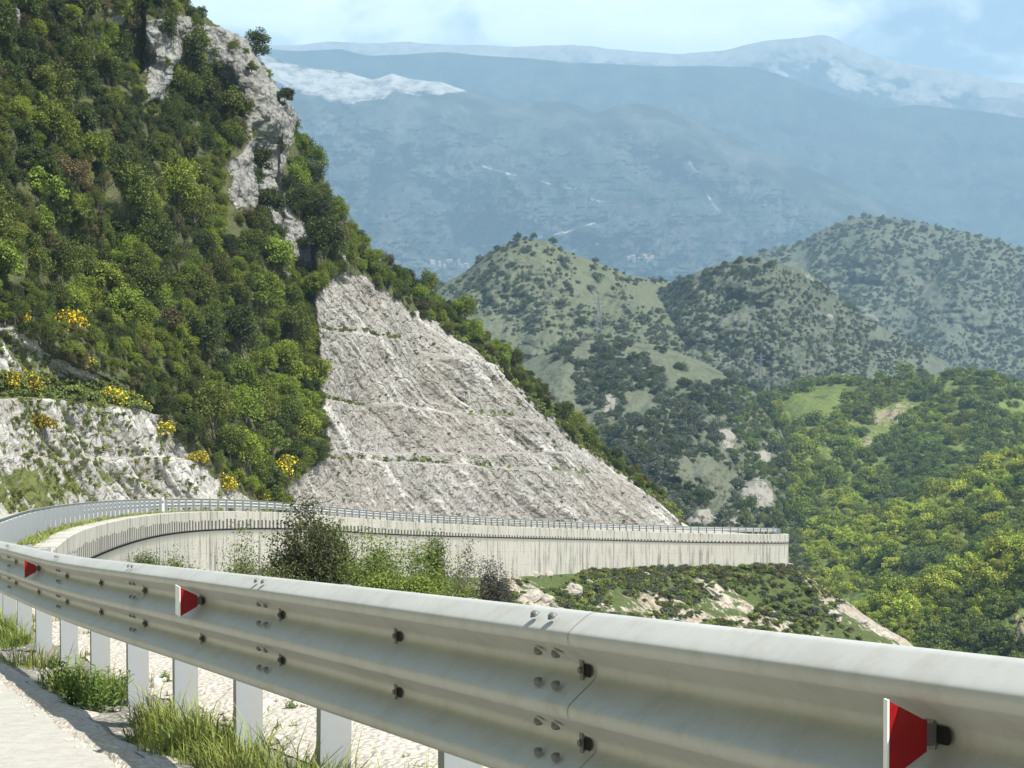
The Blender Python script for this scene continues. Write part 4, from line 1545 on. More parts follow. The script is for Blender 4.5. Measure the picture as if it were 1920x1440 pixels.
# thrie beam section: (towards the road, height above beam bottom)
def section(n=64):
    def fold(yc):     # one corrugation about its crest, lower slope first
        return [(.000, yc - .086), (.006, yc - .076), (.012, yc - .070), (.068, yc - .030), (.076, yc - .024), (.081, yc - .014), (.083, yc - .006),
                (.083, yc + .004), (.081, yc + .012), (.075, yc + .019), (.012, yc + .070), (.006, yc + .076), (.000, yc + .086)]
    c = [(-.006, .004), (.004, .001), (.012, .004), (.066, .030)] + fold(.059)[4:] + fold(.253) + fold(.447)[:-3]
    c = c[:-3] + [(.083, .447), (.081, .456), (.074, .464), (.030, .496), (.020, .502), (.008, .5055), (-.004, .505), (-.012, .500)]
    seen, cc_ = None, []
    for q_ in c:
        if seen is None or math.hypot(q_[0] - seen[0], q_[1] - seen[1]) > .0025:
            cc_.append(q_)
            seen = q_
    c = cc_
    c = np.array(c)
    q = np.stack([c[:, 0], c[:, 1], np.zeros(len(c))], 1)
    o = spline(q, 4)[:, :2]
    return o


SEC = section()
BEAMB = RAILH - .506


def beam_mesh(s0, s1, off=0.0, fine=True):
    n = max(2, int((s1 - s0) / (.12 if fine else .7)) + 1)
    s = np.linspace(s0, s1, n)
    q, t, nl = path(s)
    th = .0035
    outer = SEC
    # inner skin
    tn = np.gradient(SEC, axis=0)
    tn /= np.linalg.norm(tn, axis=1)[:, None]
    nr = np.stack([tn[:, 1], -tn[:, 0]], 1)
    inner = SEC - nr * th
    ring = np.concatenate([outer, inner[::-1]])
    ring = ring if fine else ring[::2]
    k = len(ring)
    V = np.zeros((n, k, 3))
    V[..., :2] = q[:, None, :2] + nl[:, None, :] * (ring[None, :, 0, None] + off)
    V[..., 2] = q[:, None, 2] - .506 + ring[None, :, 1] + off * .6
    org = q[0].copy()
    V -= org
    V = np.concatenate([V, V[:, :1]], 1)
    f = gridfaces(n, k + 1)
    # weld wrap-around
    idx = np.arange(n * (k + 1)).reshape(n, k + 1)
    remap = idx.copy()
    remap[:, -1] = remap[:, 0]
    f = remap.ravel()[f]
    me = mesh_np('beam', V.reshape(-1, 3), f, M['galv'], True)
    return me, org


rail = empty('guardrail', tuple(at(S0, 0, 0)[0]))
tag(rail, 'galvanised three-wave steel guardrail sweeping from the right foreground round the whole bend', 'guardrail')
RB = np.array(rail.location)


def rpart(name, me, org=None):
    o = obj(name, me, rail)
    if org is not None:
        o.location = org - RB
    return o


# beams: splices at every second post, overlap with the next
k0 = -14
sp = S0 + PITCHP * k0
j = 0
while sp < SMAX - 6:
    s1_ = min(sp + 2 * PITCHP, SMAX - 5)
    far = sp > S0 + 60
    span = 1 if not far else 1
    me, org = beam_mesh(sp - .05, s1_ + .27, off=.0013 if j % 2 else 0.0, fine=sp < S0 + 40)
    if sp > 2:
        rpart('beam', me, org)
    sp = s1_
    j += 1
    if s1_ >= SMAX - 5.01:
        break

# posts: C section, open to the valley side
def post_mesh(h=1.15, lean=0):
    pr = [(-.025, .0), (-.025, -.004), (.065, 0), (-.065, 0)]
    mb = MB()
    w, dp, th, lip = .070, .055, .005, .020
    # web faces the road, flanges run back
    mb.box((0, 0, 0), (w, 0, 0), (0, th / 2, 0), (0, 0, h / 2))
    for sx in (-1, 1):
        mb.box((sx * (w - th / 2), -dp / 2 - th / 2, 0), (th / 2, 0, 0), (0, dp / 2, 0), (0, 0, h / 2))
        mb.box((sx * (w - th - lip / 2), -dp, 0), (lip / 2, 0, 0), (0, th / 2, 0), (0, 0, h / 2))
    return mb.mesh('post', M['post'])


POSTM = post_mesh()
sb_mb = MB()
sb_mb.box((0, .075, 0), (.045, 0, 0), (0, .075, 0), (0, 0, .15))
SPACER = sb_mb.mesh('spacer', M['post'])


def hexbolt(name, r=.014, h=.010):
    mb = MB()
    pts = [(math.cos(w) * r, 0, math.sin(w) * r) for w in np.arange(6) * math.pi / 3]
    V = pts + [(p[0] * .92, h, p[2] * .92) for p in pts]
    Fs = [tuple(range(6, 12))] + [(i, (i + 1) % 6, 6 + (i + 1) % 6, 6 + i) for i in range(6)]
    mb.add(V, Fs)
    return mb


# near slot with washer plate and bolt, in the valley (local x along the rail, y towards the road)
def slot_mesh():
    mb = MB()
    a = np.arange(20) * 2 * math.pi / 20
    pts = [(math.copysign(.0, 1) + math.cos(w) * .013 + (.011 if math.cos(w) > 0 else -.011), .0035, math.sin(w) * .017) for w in a]
    mb.add(pts, [tuple(range(20))])
    return mb.mesh('slot', M['slot'])


def plate_mesh():
    mb = MB()
    mb.box((0, .007, 0), (.009, 0, 0), (0, .002, 0), (0, 0, .030))
    hb = hexbolt('b', .010, .008)
    mb.add(np.concatenate(hb.v) + np.array([0, .009, 0]), [tuple(f) for q in hb.f.values() for f in q])
    return mb.mesh('washer_plate', M['bolt'])


def dome_mesh():
    mb = MB()
    n, R_ = 14, .0125
    V, Fs = [], []
    for k, (r, h) in enumerate([(1.25, .001), (1.2, .003), (1.0, .004), (.85, .009), (.5, .0125)]):
        V += [(math.cos(w) * r * R_ * 1.25, h, math.sin(w) * r * R_ * .9) for w in np.arange(n) * 2 * math.pi / n]
    for k in range(4):
        Fs += [(k * n + i, k * n + (i + 1) % n, (k + 1) * n + (i + 1) % n, (k + 1) * n + i) for i in range(n)]
    Fs.append(tuple(4 * n + i for i in range(n)))
    mb.add(V, Fs)
    return mb.mesh('splice_bolt', M['bolt'], False)


SLOTM, PLATEM, DOMEM = slot_mesh(), plate_mesh(), dome_mesh()


def orient(o, pos, xdir, ydir):
    x = Vector(xdir).normalized()
    y = Vector(ydir)
    y = (y - x * y.dot(x)).normalized()
    z = x.cross(y)
    m = Matrix((x, y, z)).transposed().to_4x4()
    m.translation = Vector(pos)
    o.matrix_basis = m


nposts = int((SMAX - 8 - S0) / PITCHP)
postS = [S0 + PITCHP * k for k in range(-6, nposts)]
made, restP = 0, MB()
pv = np.array([v.co for v in POSTM.vertices])
pf = [tuple(p.vertices) for p in POSTM.polygons]
for k, s in enumerate(postS):
    q, t, nl = path(s)
    q, t, nl = q[0], t[0], nl[0]
    tilt = random.uniform(-.012, .012)
    X3, Y3 = np.array([t[0], t[1], 0.0]), np.array([nl[0], nl[1], 0.0])
    pos = q + np.array([nl[0] * -.235, nl[1] * -.235, -.05 - .575])
    if made < 100:
        o = rpart('post', POSTM)
        orient(o, pos - RB, Y3 + np.array([0, 0, tilt]), -X3)
        made += 1
        if s < S0 + 60:
            o2 = rpart('spacer', SPACER)
            orient(o2, q - RB + np.array([nl[0] * -.165, nl[1] * -.165, -.253]), X3, Y3)
    else:
        V = pos - RB + pv[:, :1] * Y3 - pv[:, 1:2] * X3 + pv[:, 2:3] * np.array([0, 0, 1.0])
        restP.add(V, pf)
o = rpart('far_posts', restP.mesh('far_posts', M['post']))
o['kind'] = 'stuff'
# bolts on the near run
for k in range(-2, 14):
    s = S0 + PITCHP * k
    q, t, nl = path(s)
    q, t, nl = q[0], t[0], nl[0]
    X3, Y3 = np.array([t[0], t[1], 0.0]), np.array([nl[0], nl[1], 0.0])
    slope = (path(s + .3)[0][0] - path(s - .3)[0][0])
    slope = slope / np.linalg.norm(slope)
    for hv in (.350, .156):
        if not (hv == .350 and k % 4 == 3 and False):
            pos = q + np.array([0, 0, hv - .506]) + Y3 * .005
            o = rpart('slot', SLOTM)
            orient(o, pos - RB - slope * .016, slope, Y3)
            o = rpart('washer_plate', PLATEM)
            orient(o, pos - RB + slope * .010, slope, Y3)
    if k % 2 == 0 and k <= 10:
        for hv, yd, dpt in ((.490, (.5, .87), .055), (.392, (.62, -.5), .045), (.306, (.62, .5), .045), (.198, (.62, -.5), .045), (.112, (.62, .5), .045)):
            for ds in (.085, .195):
                pos = q + slope * ds + np.array([0, 0, hv - .506]) + Y3 * (dpt + .006)
                o = rpart('splice_bolt', DOMEM)
                orient(o, pos - RB, slope, Y3 * yd[0] + np.array([0, 0, yd[1]]))

# red reflectors: trapezoid plate across the upper valley, white outer lip, clip into the slot
def reflector(k, lab, lip=.02):
    s = S0 + PITCHP * k
    q, t, nl = path(s)
    q, t, nl = q[0], t[0], nl[0]
    e = empty('reflector', tuple(q + np.array([0, 0, .350 - .506])))
    e.rotation_euler = (0, 0, math.atan2(t[1], t[0]))       # local x along travel, y towards the road
    e.location = Vector(e.location) + Vector((nl[0] * .004, nl[1] * .004, 0))
    tag(e, lab, 'reflector', 'red reflectors on the guardrail')
    y0, y1, h0, h1 = .030, .115, .028, .072
    mb = MB()
    th = .003
    V = [(x, y, z) for x in (-th, th) for y, z in ((y0, -h0), (y1, -h1), (y1, h1), (y0, h0))]
    mb.add(V, [(0, 1, 2, 3), (7, 6, 5, 4), (0, 4, 5, 1), (1, 5, 6, 2), (2, 6, 7, 3), (3, 7, 4, 0)])
    obj('red_panel', mb.mesh('red_panel', M['red']), e)
    mb = MB()
    mb.box((lip - .004, y1 + .0025, 0), (lip, 0, 0), (0, .002, 0), (0, 0, h1 + .003))
    obj('outer_edge', mb.mesh('outer_edge', M['white'] if lip > .005 else M['red']), e)
    mb = MB()
    mb.box((0.004, y0 - .012, 0), (.0025, 0, 0), (0, .014, 0), (0, 0, .020))
    mb.box((.020, .004, 0), (.018, 0, 0), (0, .002, 0), (0, 0, .022))
    mb.box((.030, .006, 0), (.004, 0, 0), (0, .006, 0), (0, 0, .020))
    obj('bracket', mb.mesh('bracket', M['bolt']), e)


reflector(-1, 'largest red trapezoid reflector, on the guardrail in the lower right corner', .006)
reflector(3, 'middle red trapezoid reflector with a white edge on the guardrail', .05)
reflector(7, 'smallest bright red reflector on the guardrail, near the left edge', .004)

# white roadside marker posts
def marker(x, ybase, ytop, s, u, lab):
    b = at(s, u, 0)[0]
    d = (b - CAM) @ FW
    H = 1.0
    e = empty('marker_post', tuple(b))
    mb = MB()
    mb.box((0, 0, H / 2), (.05, 0, 0), (0, .03, 0), (0, 0, H / 2))
    mb.add([(-.05, -.03, H), (.05, -.03, H), (.05, .03, H), (-.05, .03, H), (-.05, -.03, H + .001), (.05, -.03, H + .08), (.05, .03, H + .08), (-.05, .03, H + .001)],
           [(4, 5, 6, 7), (0, 1, 5, 4), (2, 3, 7, 6), (1, 2, 6, 5), (0, 4, 7, 3)])
    obj('post', mb.mesh('post', M['white']), e)
    mb = MB()
    mb.box((0, -.034, H * .8), (.03, 0, 0), (0, .004, 0), (0, 0, .06))
    obj('reflector', mb.mesh('reflector', M['red']), e)
    tag(e, lab, 'marker post', 'white marker posts')


marker(318, 965, 953, s_of_y(84), -.62, 'small white marker post on the wall coping in front of the far guardrail')
marker(3, 965, 943, s_of_y(40), 9.3, 'white marker post across the road at the far left edge')

# ------------------------------------------------------------------ plants around the rail
def blades(rng, n, h, spread, lean=.8, w=.006):
    V, Fs = [], []
    for i in range(n):
        a = rng.random() * 6.283
        r = spread * math.sqrt(rng.random())
        p = np.array([math.cos(a) * r, math.sin(a) * r, -.02])
        hh = h * (.30 + 1.0 * rng.random() ** 1.6) * (1.15 - .5 * r / spread)
        b = rng.random() * 6.283
        dirv = np.array([math.cos(b), math.sin(b), 0]) * lean * hh * rng.random() + np.array([math.cos(a), math.sin(a), 0]) * lean * .5 * hh * r / spread
        side = np.array([-math.sin(b), math.cos(b), 0]) * w * (.7 + .7 * rng.random())
        k = len(V)
        V += [p - side, p + side, p + dirv * .35 + [0, 0, hh * .6] - side * .8, p + dirv * .35 + [0, 0, hh * .6] + side * .8, p + dirv + [0, 0, hh * (.92 - .15 * rng.random())]]
        Fs += [(k, k + 1, k + 3, k + 2), (k + 2, k + 3, k + 4)]
    return V, Fs


def grass_mesh(rng, n, h, spread, m, w=.003, lean=.9):
    V, Fs = blades(rng, n, h, spread, lean, w)
    mb = MB()
    mb.add(V, Fs)
    return mb.mesh('grass_tuft', m)


def weed_mesh(rng, n, h, spread, m, leaf=.05):
    """leafy weed: stems with lance leaves up their length"""
    mb = MB()
    for i in range(n):
        a = rng.random() * 6.283
        r = spread * math.sqrt(rng.random())
        p = np.array([math.cos(a) * r, math.sin(a) * r, -.02])
        hh = h * (.5 + .6 * rng.random())
        tip = p + np.array([math.cos(a) * .35 * hh * rng.random(), math.sin(a) * .35 * hh * rng.random(), hh])
        mb.tube([p, (p + tip) / 2 + rng.normal(size=3) * .01, tip], [.004, .003, .0015], 3)
        nl_ = int(10 + hh * 40)
        for j in range(nl_):
            f = .12 + .88 * j / nl_
            b = j * 2.4 + rng.random()
            c = p + (tip - p) * f
            L = leaf * (1.2 - .5 * f) * (.7 + .6 * rng.random())
            d = np.array([math.cos(b), math.sin(b), .45 + .5 * rng.random()])
            d /= np.linalg.norm(d)
            sd = np.cross(d, [0, 0, 1])
            sd /= np.linalg.norm(sd)
            mid = c + d * L * .5 - np.array([0, 0, .0])
            mb.add([c, mid + sd * L * .16, c + d * L - np.array([0, 0, L * .15]), mid - sd * L * .16], [(0, 1, 2, 3)])
    return mb.mesh('weed_plant', m)


rngP = np.random.default_rng(77)
GR = [(9.2, -.05, .38, 900, .26, 'tall light green grass tuft, left of the third visible guardrail post'), ]
# (depth, u, height, blades, spread, label)
TUFTS = [(6.15, -.02, .34, 700, .22, 'tall pale grass tuft in front of the big guardrail post near the bottom edge'),
         (6.75, .0, .36, 800, .25, 'widest tall grass tuft at the foot of the guardrail posts'),
         (7.5, .02, .26, 500, .18, 'low dense grass tuft left of the widest tuft'),
         (8.9, .0, .30, 600, .20, 'grass tuft at the foot of the fourth visible guardrail post from the right'),
         (13.5, .05, .25, 400, .25, 'small grass tuft at the left edge under the guardrail')]
for Y, u, h, n, spd, lab in TUFTS:
    s = s_of_y(Y)
    o = obj('grass_tuft', grass_mesh(rngP, n, h, spd, LEAF['grass']), None, tuple(at(s, u, -.05)[0]))
    tag(o, lab, 'grass tuft', 'grass tufts under the guardrail')
WEEDS = [(5.6, .05, .26, 26, .18, 'leafy green weed at the bottom edge in front of the big post'), (5.15, .12, .22, 20, .16, 'leafy green weed at the bottom edge between two posts'),
         (10.6, .06, .30, 26, .17, 'leafy weed with broad green leaves left of the white posts'), (11.6, .10, .26, 22, .16, 'dark leafy weed beside the asphalt edge'),
         (5.9, -1.75, .5, 50, .4, 'green leafy plant seen under the rail right of the last post'), (5.0, -1.9, .5, 50, .4, 'green leafy plant at the bottom edge beyond the shoulder')]
for Y, u, h, n, spd, lab in WEEDS:
    s = s_of_y(Y)
    o = obj('weed_plant', weed_mesh(rngP, n, h, spd, LEAF['weed'], .07), None, tuple(at(s, u, -.05)[0]))
    tag(o, lab, 'weed', 'leafy weeds by the guardrail')
# stones of the gravel edge and shoulder
def stone_mesh(rng, name='stone', sub=1, rough=.35, m=None, flat=.7):
    bm = bmesh.new()
    bmesh.ops.create_icosphere(bm, subdivisions=sub, radius=1.0)
    co = np.array([v.co for v in bm.verts])
    sd = int(rng.integers(1000))
    f = 1 + rough * fbm(co[:, 0] * .9, co[:, 1] * .9, co[:, 2] * .9 + sd, 3, sd, .6)
    if sub > 2:
        f += .10 * fbm(co[:, 0] * 4, co[:, 1] * 4, co[:, 2] * 4 + sd, 3, sd + 4, .6, True)
    for v, k in zip(bm.verts, f):
        v.co *= k
        v.co.z *= flat
    me = bpy.data.meshes.new(name)
    bm.to_mesh(me)
    bm.free()
    me.materials.append(m or M['boulder'])
    return me


M['pebble'] = simple('pebble_stone', (0.44, 0.42, 0.36), .9, var=.3, scale=3)
PEB = [stone_mesh(rngP, 'pebble', 1, .5, M['pebble']) for k in range(4)]
pp, ps, pi_ = [], [], []
for i in range(5200):
    s = s_of_y(2) + (RNG.random() ** 1.6) * 22
    if RNG.random() < .62:
        u = .33 + .07 * RNG.normal() + .03 * math.sin(s * 3)
        r = RNG.uniform(.006, .017)
    else:
        u = RNG.uniform(-.3, .25)
        r = RNG.uniform(.004, .014)
    pp.append(at(s, u, .0 if u > .25 else -.05)[0])
    ps.append(r)
    pi_.append(int(RNG.integers(4)))
for i in range(2200):
    s = s_of_y(1.5) + (RNG.random() ** 1.5) * 24
    u = -.45 - 1.2 * RNG.random() ** .8
    if float(fbm(s * .8, u * 2.0, 0, 3, 5)) < -.05:
        continue
    pp.append(at(s, u, -.01)[0])
    ps.append(RNG.uniform(.008, .035) if RNG.random() < .9 else RNG.uniform(.03, .06))
    pi_.append(int(RNG.integers(4)))
ng_, ngs, ngi = [], [], []
nearG = [grass_mesh(rngP, 60, .22, .10, LEAF['grass'], .0028), grass_mesh(rngP, 45, .15, .10, LEAF['weed'], .004), weed_mesh(rngP, 9, .12, .08, LEAF['weed'], .045)]
for i in range(1500):
    Y = 4.5 + 24 * RNG.random() ** 1.3
    s = s_of_y(Y)
    u = RNG.normal() * .13 - .10
    if float(fbm(s * .9, u * 2, 0, 3, 55)) < -.08:
        continue
    ng_.append(at(s, u, -.06)[0])
    ngs.append(RNG.uniform(.5, 1.35))
    ngi.append(int(RNG.choice([0, 0, 0, 1, 2])))
for i in range(160):
    s = s_of_y(3.5 + 16 * RNG.random())
    ng_.append(at(s, -.45 - RNG.random() * 1.2, -.03)[0])
    ngs.append(RNG.uniform(.3, .8))
    ngi.append(int(RNG.choice([0, 1, 2])))
scatter('roadside_grass', ng_, ngs, ngi, nearG, 'thin grass and weeds growing along the foot of the near guardrail posts', 'grass')
scatter('gravel', pp, ps, pi_, PEB, 'white gravel and pebbles along the asphalt edge and under the guardrail', 'gravel', tilt=1.0)
# grass along the verge of the far guardrail
vg = [grass_mesh(rngP, 90, .30, .22, LEAF['grass'], .012), grass_mesh(rngP, 70, .22, .2, LEAF['lowgreen'], .014)]
gp, gs, gi_ = [], [], []
for i in range(2600):
    Y = RNG.uniform(26, 200)
    s = s_of_y(Y)
    dens = .9 if Y < 95 else .45 * (float(vnoise(Y * .3, 0.1)) > -.1)
    if RNG.random() > dens:
        continue
    gp.append(at(s, RNG.uniform(-.72, -.25), -.02)[0])
    gs.append(RNG.uniform(.6, 1.5))
    gi_.append(int(RNG.random() < .4))
scatter('verge_grass', gp, gs, gi_, vg, 'grass growing along the foot of the far guardrail', 'grass')

# ------------------------------------------------------------------ trees and bushes below the near rail
def branchy(rng, H, R_, n1=7, thick=.07, lean=(.15, 0), levels=3):
    """skeleton: list of (pts, radii); and tip points"""
    segs, tips = [], []

    def grow(p, d, L, r, lev):
        pts, rad = [p], [r]
        k = 4
        for i in range(k):
            d = d + rng.normal(size=3) * .16 + np.array([0, 0, .05])
            d /= np.linalg.norm(d)
            p = p + d * L / k
            pts.append(p)
            rad.append(r * (1 - .6 * (i + 1) / k))
        segs.append((pts, rad))
        if lev == 0:
            tips.append(pts[-1])
            tips.append((pts[-2] + pts[-1]) / 2)
            tips.append(pts[-3])
            return
        nb = int(rng.integers(3, 5))
        for i in range(nb):
            f = .35 + .6 * (i + rng.random()) / nb
            j = min(int(f * k), k - 1)
            b = pts[j] + (pts[j + 1] - pts[j]) * (f * k - j)
            dd = d * .8 + rng.normal(size=3) * .6
            dd /= np.linalg.norm(dd)
            grow(b, dd, L * (.5 + .25 * rng.random()), r * .5, lev - 1)
    for i in range(n1):
        w = i * 2 * math.pi / n1 + rng.random()
        sp_ = .35 + .75 * rng.random()
        d = np.array([math.cos(w) * sp_ * R_ / H * 1.6 + lean[0], math.sin(w) * sp_ * R_ / H * 1.6 + lean[1], 1.0])
        d /= np.linalg.norm(d)
        grow(np.array([0, 0, -.3]) + .05 * rng.normal(size=3), d, H * (.5 + .25 * rng.random()), thick * (.6 + .5 * rng.random()), levels)
    return segs, np.array(tips)


def bush(name, loc, H, R_, kind, nleaf, leaf, lab, cat, seed, n1=7, thick=.05, per=.35, bark='palebark', dense=1.6, lean=(0, 0), thin=1.0, group=None):
    rng = np.random.default_rng(seed)
    e = empty(name, tuple(loc))
    tag(e, lab, cat, group)
    segs, tips = branchy(rng, H, R_, n1, thick, lean)
    k = max(np.percentile(np.abs(tips[:, 2]), 97) / (H * .95), 1e-3)
    rr = max(np.percentile(np.hypot(tips[:, 0] - lean[0] * H * .5, tips[:, 1]), 93) / (R_ * .92), 1e-3)
    scl = np.array([1 / rr, 1 / rr, .9 / k])
    mb = MB()
    for pts_, rad_ in segs:
        mb.tube(np.array(pts_) * scl, rad_, 5)
    obj('branches', mb.mesh('branches', M[bark]), e)
    tips = tips * scl
    if thin < 1:
        tips = tips[rng.random(len(tips)) < thin]
    nleaf = int(nleaf * 2.2)
    leaf = leaf * .66
    nt_ = max(1, nleaf // len(tips))
    c = np.repeat(tips, nt_, 0)
    off = rng.normal(size=c.shape) * per * np.array([1, 1, .8])
    c = c + off
    c[:, 2] = np.maximum(c[:, 2], .02)
    nr = off + rng.normal(size=c.shape) * per * 1.1 + np.array([0, 0, .4 * per])
    if dense:
        m_ = int(nleaf * dense)
        p2, n2_ = crown_pts(rng, m_, (R_ * 1.05, R_ * 1.05, H * .5), 60, .85, .25, -.9)
        p2[:, 2] = p2[:, 2] * .82 + H * .46
        p2[:, 0] += lean[0] * H * .4
        c, nr = np.concatenate([c, p2]), np.concatenate([nr, n2_])
    V, Fa = leaves(c, nr, leaf, rng, .5)
    obj('foliage', mesh_np('foliage', V, Fa, LEAF[kind]), e)
    return e


def emb_pt(x, d, dz=0.0):
    """ground of the slope below the rail at photo column x and distance d"""
    X = (x - 960) / F * d
    e = (EVf[:, 0] - X) ** 2 + (EVf[:, 1] - d) ** 2
    return EVf[int(np.argmin(e))] + np.array([0, 0, dz])


def fit_h(p, ytop):
    d = (p - CAM) @ FW
    top = P(960, ytop, d)[2]
    return top - p[2]


BUSHES = [
    # name, x, d, ytop, R(px), kind, leaves, leaf size, label...
    ('tree', 582, 46, 946, 92, 'juniper', 17000, .075, 'dark small tree with bare pale inner branches, tallest behind the guardrail', 'tree', dict(n1=9, thick=.06, per=.20, lean=(.06, 0), dense=.8)),
    ('bush', 628, 50, 962, 42, 'bush', 6000, .06, 'light green tree top leaning against the right side of the dark tree', 'bush', dict(n1=5, thick=.04, per=.22)),
    ('bush', 750, 43, 1022, 120, 'bush', 26000, .06, 'broad fresh green bush right of the dark tree', 'bush', dict(n1=10, thick=.04, per=.28)),
    ('bush', 690, 52, 1010, 70, 'bush', 10000, .06, 'fresh green bush between the dark tree and the broad bush', 'bush', dict(n1=8, thick=.04, per=.26)),
    ('bush', 850, 45, 1078, 80, 'olive', 10000, .055, 'low olive bush at the right end of the green bushes', 'bush', dict(n1=8, thick=.03, per=.24)),
    ('bush', 462, 48, 1030, 62, 'olive', 11000, .055, 'low rounded green bush left of the dark tree', 'bush', dict(n1=8, thick=.03, per=.22)),
    ('bush', 525, 44, 1040, 70, 'juniper', 11000, .055, 'dark low bush at the left foot of the dark tree', 'bush', dict(n1=8, thick=.03, per=.22)),
    ('bush', 275, 66, 1036, 34, 'olive', 5000, .06, 'low bush against the foot of the wall at the left', 'bush', dict(n1=7, thick=.03, per=.25)),
    ('bush', 335, 62, 1045, 40, 'bush', 5000, .06, 'low weedy bush below the wall, second from the left', 'bush', dict(n1=7, thick=.03, per=.25)),
    ('tree', 830, 64, 978, 34, 'bush', 3600, .07, 'thin young tree with sparse leaves above the broad bush', 'tree', dict(n1=4, thick=.04, per=.20, thin=.55, dense=.35)),
    ('tree', 872, 62, 990, 30, 'greyshrub', 1300, .06, 'almost leafless thin tree leaning right beside the young tree', 'tree', dict(n1=4, thick=.04, per=.15, lean=(.30, 0), thin=.4, dense=.15)),
    ('bush', 922, 66, 1040, 48, 'greyshrub', 6500, .06, 'dark grey-brown shrub at the right end of the bushes', 'bush', dict(n1=7, thick=.04, per=.22, thin=.8)),
]
for i, (nm, x, d, yt, rpx, kind, nl_, lf, lab, cat, kw) in enumerate(BUSHES):
    p = emb_pt(x, d)
    H = fit_h(p, yt)
    bush(nm, p, max(H, .8), rpx * d / F, kind, nl_, lf, lab, cat, 200 + i, **kw)

# boulders and low shrubs of the slope below the wall
BOULD = [stone_mesh(rngP, 'boulder', 4, .55, M['boulder'], .75) for k in range(5)]
BL = [(985, 1115, 26, 'pale cream boulder lowest beside the dark shrub'), (1020, 1128, 22, 'cream boulder touching the guardrail line'), (1065, 1108, 30, 'large pinkish boulder below the wall'),
      (1000, 1072, 16, 'small white boulder under the wall foot'), (1025, 1080, 18, 'white boulder among green scrub under the wall'), (1150, 1085, 10, 'small pale boulder in the green scrub'),
      (1190, 1072, 22, 'long flat white rock in the green scrub'), (1230, 1080, 14, 'white rock right of the long flat rock'), (1330, 1095, 18, 'white slanting rock in the middle of the slope'),
      (1345, 1115, 16, 'pale slanting rock below the middle rock'), (1295, 1075, 8, 'tiny white rock near the wall foot'), (1480, 1050, 8, 'small white stone at the corner of the wall'),
      (1470, 1105, 14, 'pale rock on the right shoulder of the slope'), (1500, 1125, 18, 'pale pinkish rock on the right slope'), (1545, 1110, 12, 'small pale rock high on the right edge'),
      (1560, 1150, 18, 'cream rock low on the right edge'), (1610, 1165, 14, 'lowest pale rock at the right edge of the slope'), (1390, 1130, 12, 'small tan rock in the middle'), (1270, 1130, 14, 'tan rock near the guardrail line, left of centre'),
      (1105, 1095, 12, 'white rock beside the large pinkish boulder'), (430, 1048, 18, 'white boulder at the left behind the near rail'), (405, 1055, 14, 'white rock left of the white boulder')]
for x, y, r, lab in BL:
    p = emb_near(x, y) if x > 600 else emb_pt(x, 70, 1.0)
    d = (p - CAM) @ FW
    o = rot_copy('boulder', random.choice(BOULD), p - np.array([0, 0, .25 * r * d / F]), r * d / F * .75, tilt=.5, sx=1.2)
    if 'flat' in lab and 'right of' not in lab:
        o.scale = (o.scale[0] * 1.7, o.scale[1], o.scale[2] * .6)
        o.rotation_euler = (0, .15, .1)
    elif 'slanting' in lab:
        o.scale = (o.scale[0] * 1.5, o.scale[1], o.scale[2] * .8)
        o.rotation_euler = (0, .6, .1)
    tag(o, lab, 'boulder', 'boulders on the slope below the wall')
lowM = [tree_mesh('low_shrub', rngT, LEAF[k], n=420, r=(.9, .9, .5), leaf=.13, nclump=9, trunk=0.0, clr=.5) for k in ('lowgreen', 'shrub', 'grass', 'brown')]
lp = []
kk = np.where((_dd > 120) & (_dd < 215) & (EPX > 930) & (EPX < 1760) & (EPY < 1260) & (EPY > 1020))[0]
for i in RNG.choice(kk, 2600):
    px, py = EPX[i], EPY[i]
    g = float(fbm(px * .011, py * .016, 0, 4, 66))
    top = (py < 1120 and px > 1100)
    if g < (-.12 if top else .10):
        continue
    q = EVf[i] + np.array([RNG.normal() * .5, RNG.normal() * .5, -.1])
    lp.append((q, RNG.uniform(.22, .62) * (1.3 if g > .2 else .8), int(RNG.choice([0, 0, 1, 2, 2]) if RNG.random() < .97 else 3)))
k2 = np.where((_dd > 55) & (_dd < 190) & (EPX > 300) & (EPX < 1900) & (EPY < 2000) & (EPY >= 1180))[0]
for i in RNG.choice(k2, 2600):
    if float(fbm(EVf[i, 0] * .09, EVf[i, 1] * .09, 0, 4, 67)) > -.05:
        lp.append((EVf[i] + np.array([RNG.normal() * .6, RNG.normal() * .6, -.1]), RNG.uniform(.25, .8), int(RNG.choice([0, 0, 1, 2]))))
for i in range(420):      # ragged scrub along the foot of the far wall
    Y = RNG.uniform(168, 200)
    q = on_emb(s_of_y(Y), -1.5 - abs(RNG.normal()) * 1.6)
    lp.append((q, RNG.uniform(.25, .75), int(RNG.choice([0, 1, 2, 3]))))
scatter('slope_scrub', [q[0] for q in lp], [q[1] for q in lp], [q[2] for q in lp], lowM, 'low green scrub and grass on the rocky slope below the concrete wall', 'scrub')

# ------------------------------------------------------------------ light
EL, SUNV = R(57), np.array([.80, -.50])
SUNV = SUNV / np.linalg.norm(SUNV)
sd = Vector((SUNV[0] * math.cos(EL), SUNV[1] * math.cos(EL), math.sin(EL)))
sl = bpy.data.lights.new('sun', 'SUN')
sl.energy = 5.0
sl.angle = R(.53)
sl.color = (1.0, .955, .88)
so = bpy.data.objects.new('sun', sl)
COL.objects.link(so)
so.rotation_euler = (-sd).to_track_quat('-Z', 'Y').to_euler()
so.location = (0, 0, 60)
wd = bpy.data.worlds.new('World')
sc.world = wd
wd.use_nodes = True
t = NT(wd.node_tree)
bg = wd.node_tree.nodes['Background']
sky = t.n('ShaderNodeTexSky', sky_type='NISHITA')
sky.sun_disc = False
sky.sun_elevation = EL
sky.sun_rotation = math.atan2(SUNV[0], SUNV[1])
sky.air_density = 1.0
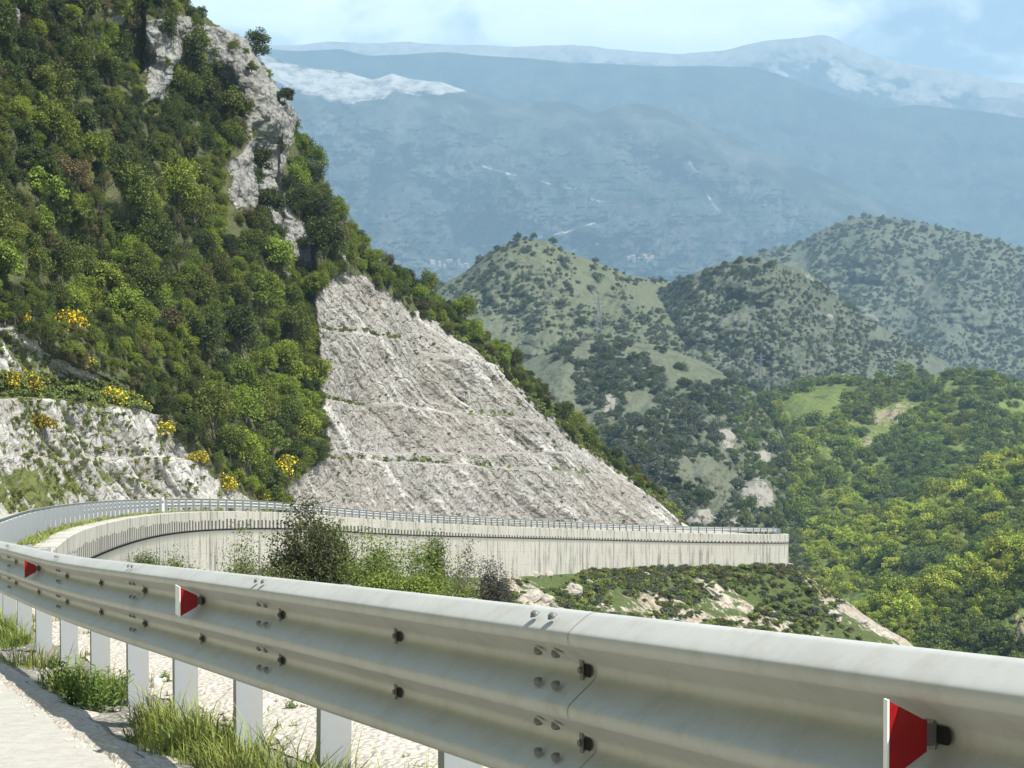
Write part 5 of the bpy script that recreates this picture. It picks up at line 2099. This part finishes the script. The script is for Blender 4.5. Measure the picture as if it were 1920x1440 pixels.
sky.dust_density = 1.2
sky.ozone_density = 1.5
bg.inputs['Strength'].default_value = .075
tc = t.n('ShaderNodeTexCoord')
mp = t.n('ShaderNodeMapping')
mp.inputs['Scale'].default_value = (6.0, 6.0, 13.0)
t.l(tc.outputs['Generated'], mp.inputs['Vector'])
n1 = t.noise(mp.outputs[0], 1.5, 7, .58, .5)
n2 = t.noise(mp.outputs[0], .5, 3, .5)
cm = t.ramp(t.math('ADD', t.math('MULTIPLY', n1, .7), t.math('MULTIPLY', n2, .45)), [(.47, .10), (.60, .97)])
sx = t.n('ShaderNodeSeparateXYZ')
t.l(tc.outputs['Generated'], sx.inputs[0])
cm = t.math('MULTIPLY', cm, t.ramp(sx.outputs[2], [(.26, 1.0), (.42, .12)]))
cm = t.math('MULTIPLY', cm, t.ramp(sx.outputs[1], [(.35, 0.1), (.75, 1.0)]))
cshade = t.mix(t.noise(mp.outputs[0], 3.0, 4, .6), (9.5, 10.8, 11.2), (18.5, 19.2, 18.2))
cc = t.mix(cm, sky.outputs[0], cshade)
t.l(cc, bg.inputs['Color'])

# haze
def haze():
    lo, hi = np.array([-6900, -420, -260.]), np.array([6900, 11700, 2120.])
    mb = MB()
    mb.box((lo + hi) / 2, ((hi - lo)[0] / 2, 0, 0), (0, (hi - lo)[1] / 2, 0), (0, 0, (hi - lo)[2] / 2))
    m = bpy.data.materials.new('haze')
    m.use_nodes = True
    nt = m.node_tree
    nt.nodes.clear()
    o_ = nt.nodes.new('ShaderNodeOutputMaterial')
    v = nt.nodes.new('ShaderNodeVolumePrincipled')
    v.inputs['Color'].default_value = (.47, .76, 1.0, 1)
    v.inputs['Density'].default_value = 1.75e-4
    v.inputs['Anisotropy'].default_value = 0.0
    nt.links.new(v.outputs[0], o_.inputs['Volume'])
    tag(obj('haze', mb.mesh('haze', m)), 'thin blue haze filling the air between the hills and the far mountains', 'haze', kind='stuff')


haze()

sc.view_settings.view_transform = 'Standard'
sc.view_settings.look = 'None'
sc.view_settings.exposure = 1.2
sc.view_settings.gamma = 1.0
cy = sc.cycles
cy.max_bounces = 5
cy.diffuse_bounces = 3
cy.glossy_bounces = 2
cy.transmission_bounces = 3
cy.transparent_max_bounces = 4
cy.volume_bounces = 0
cy.use_denoising = True
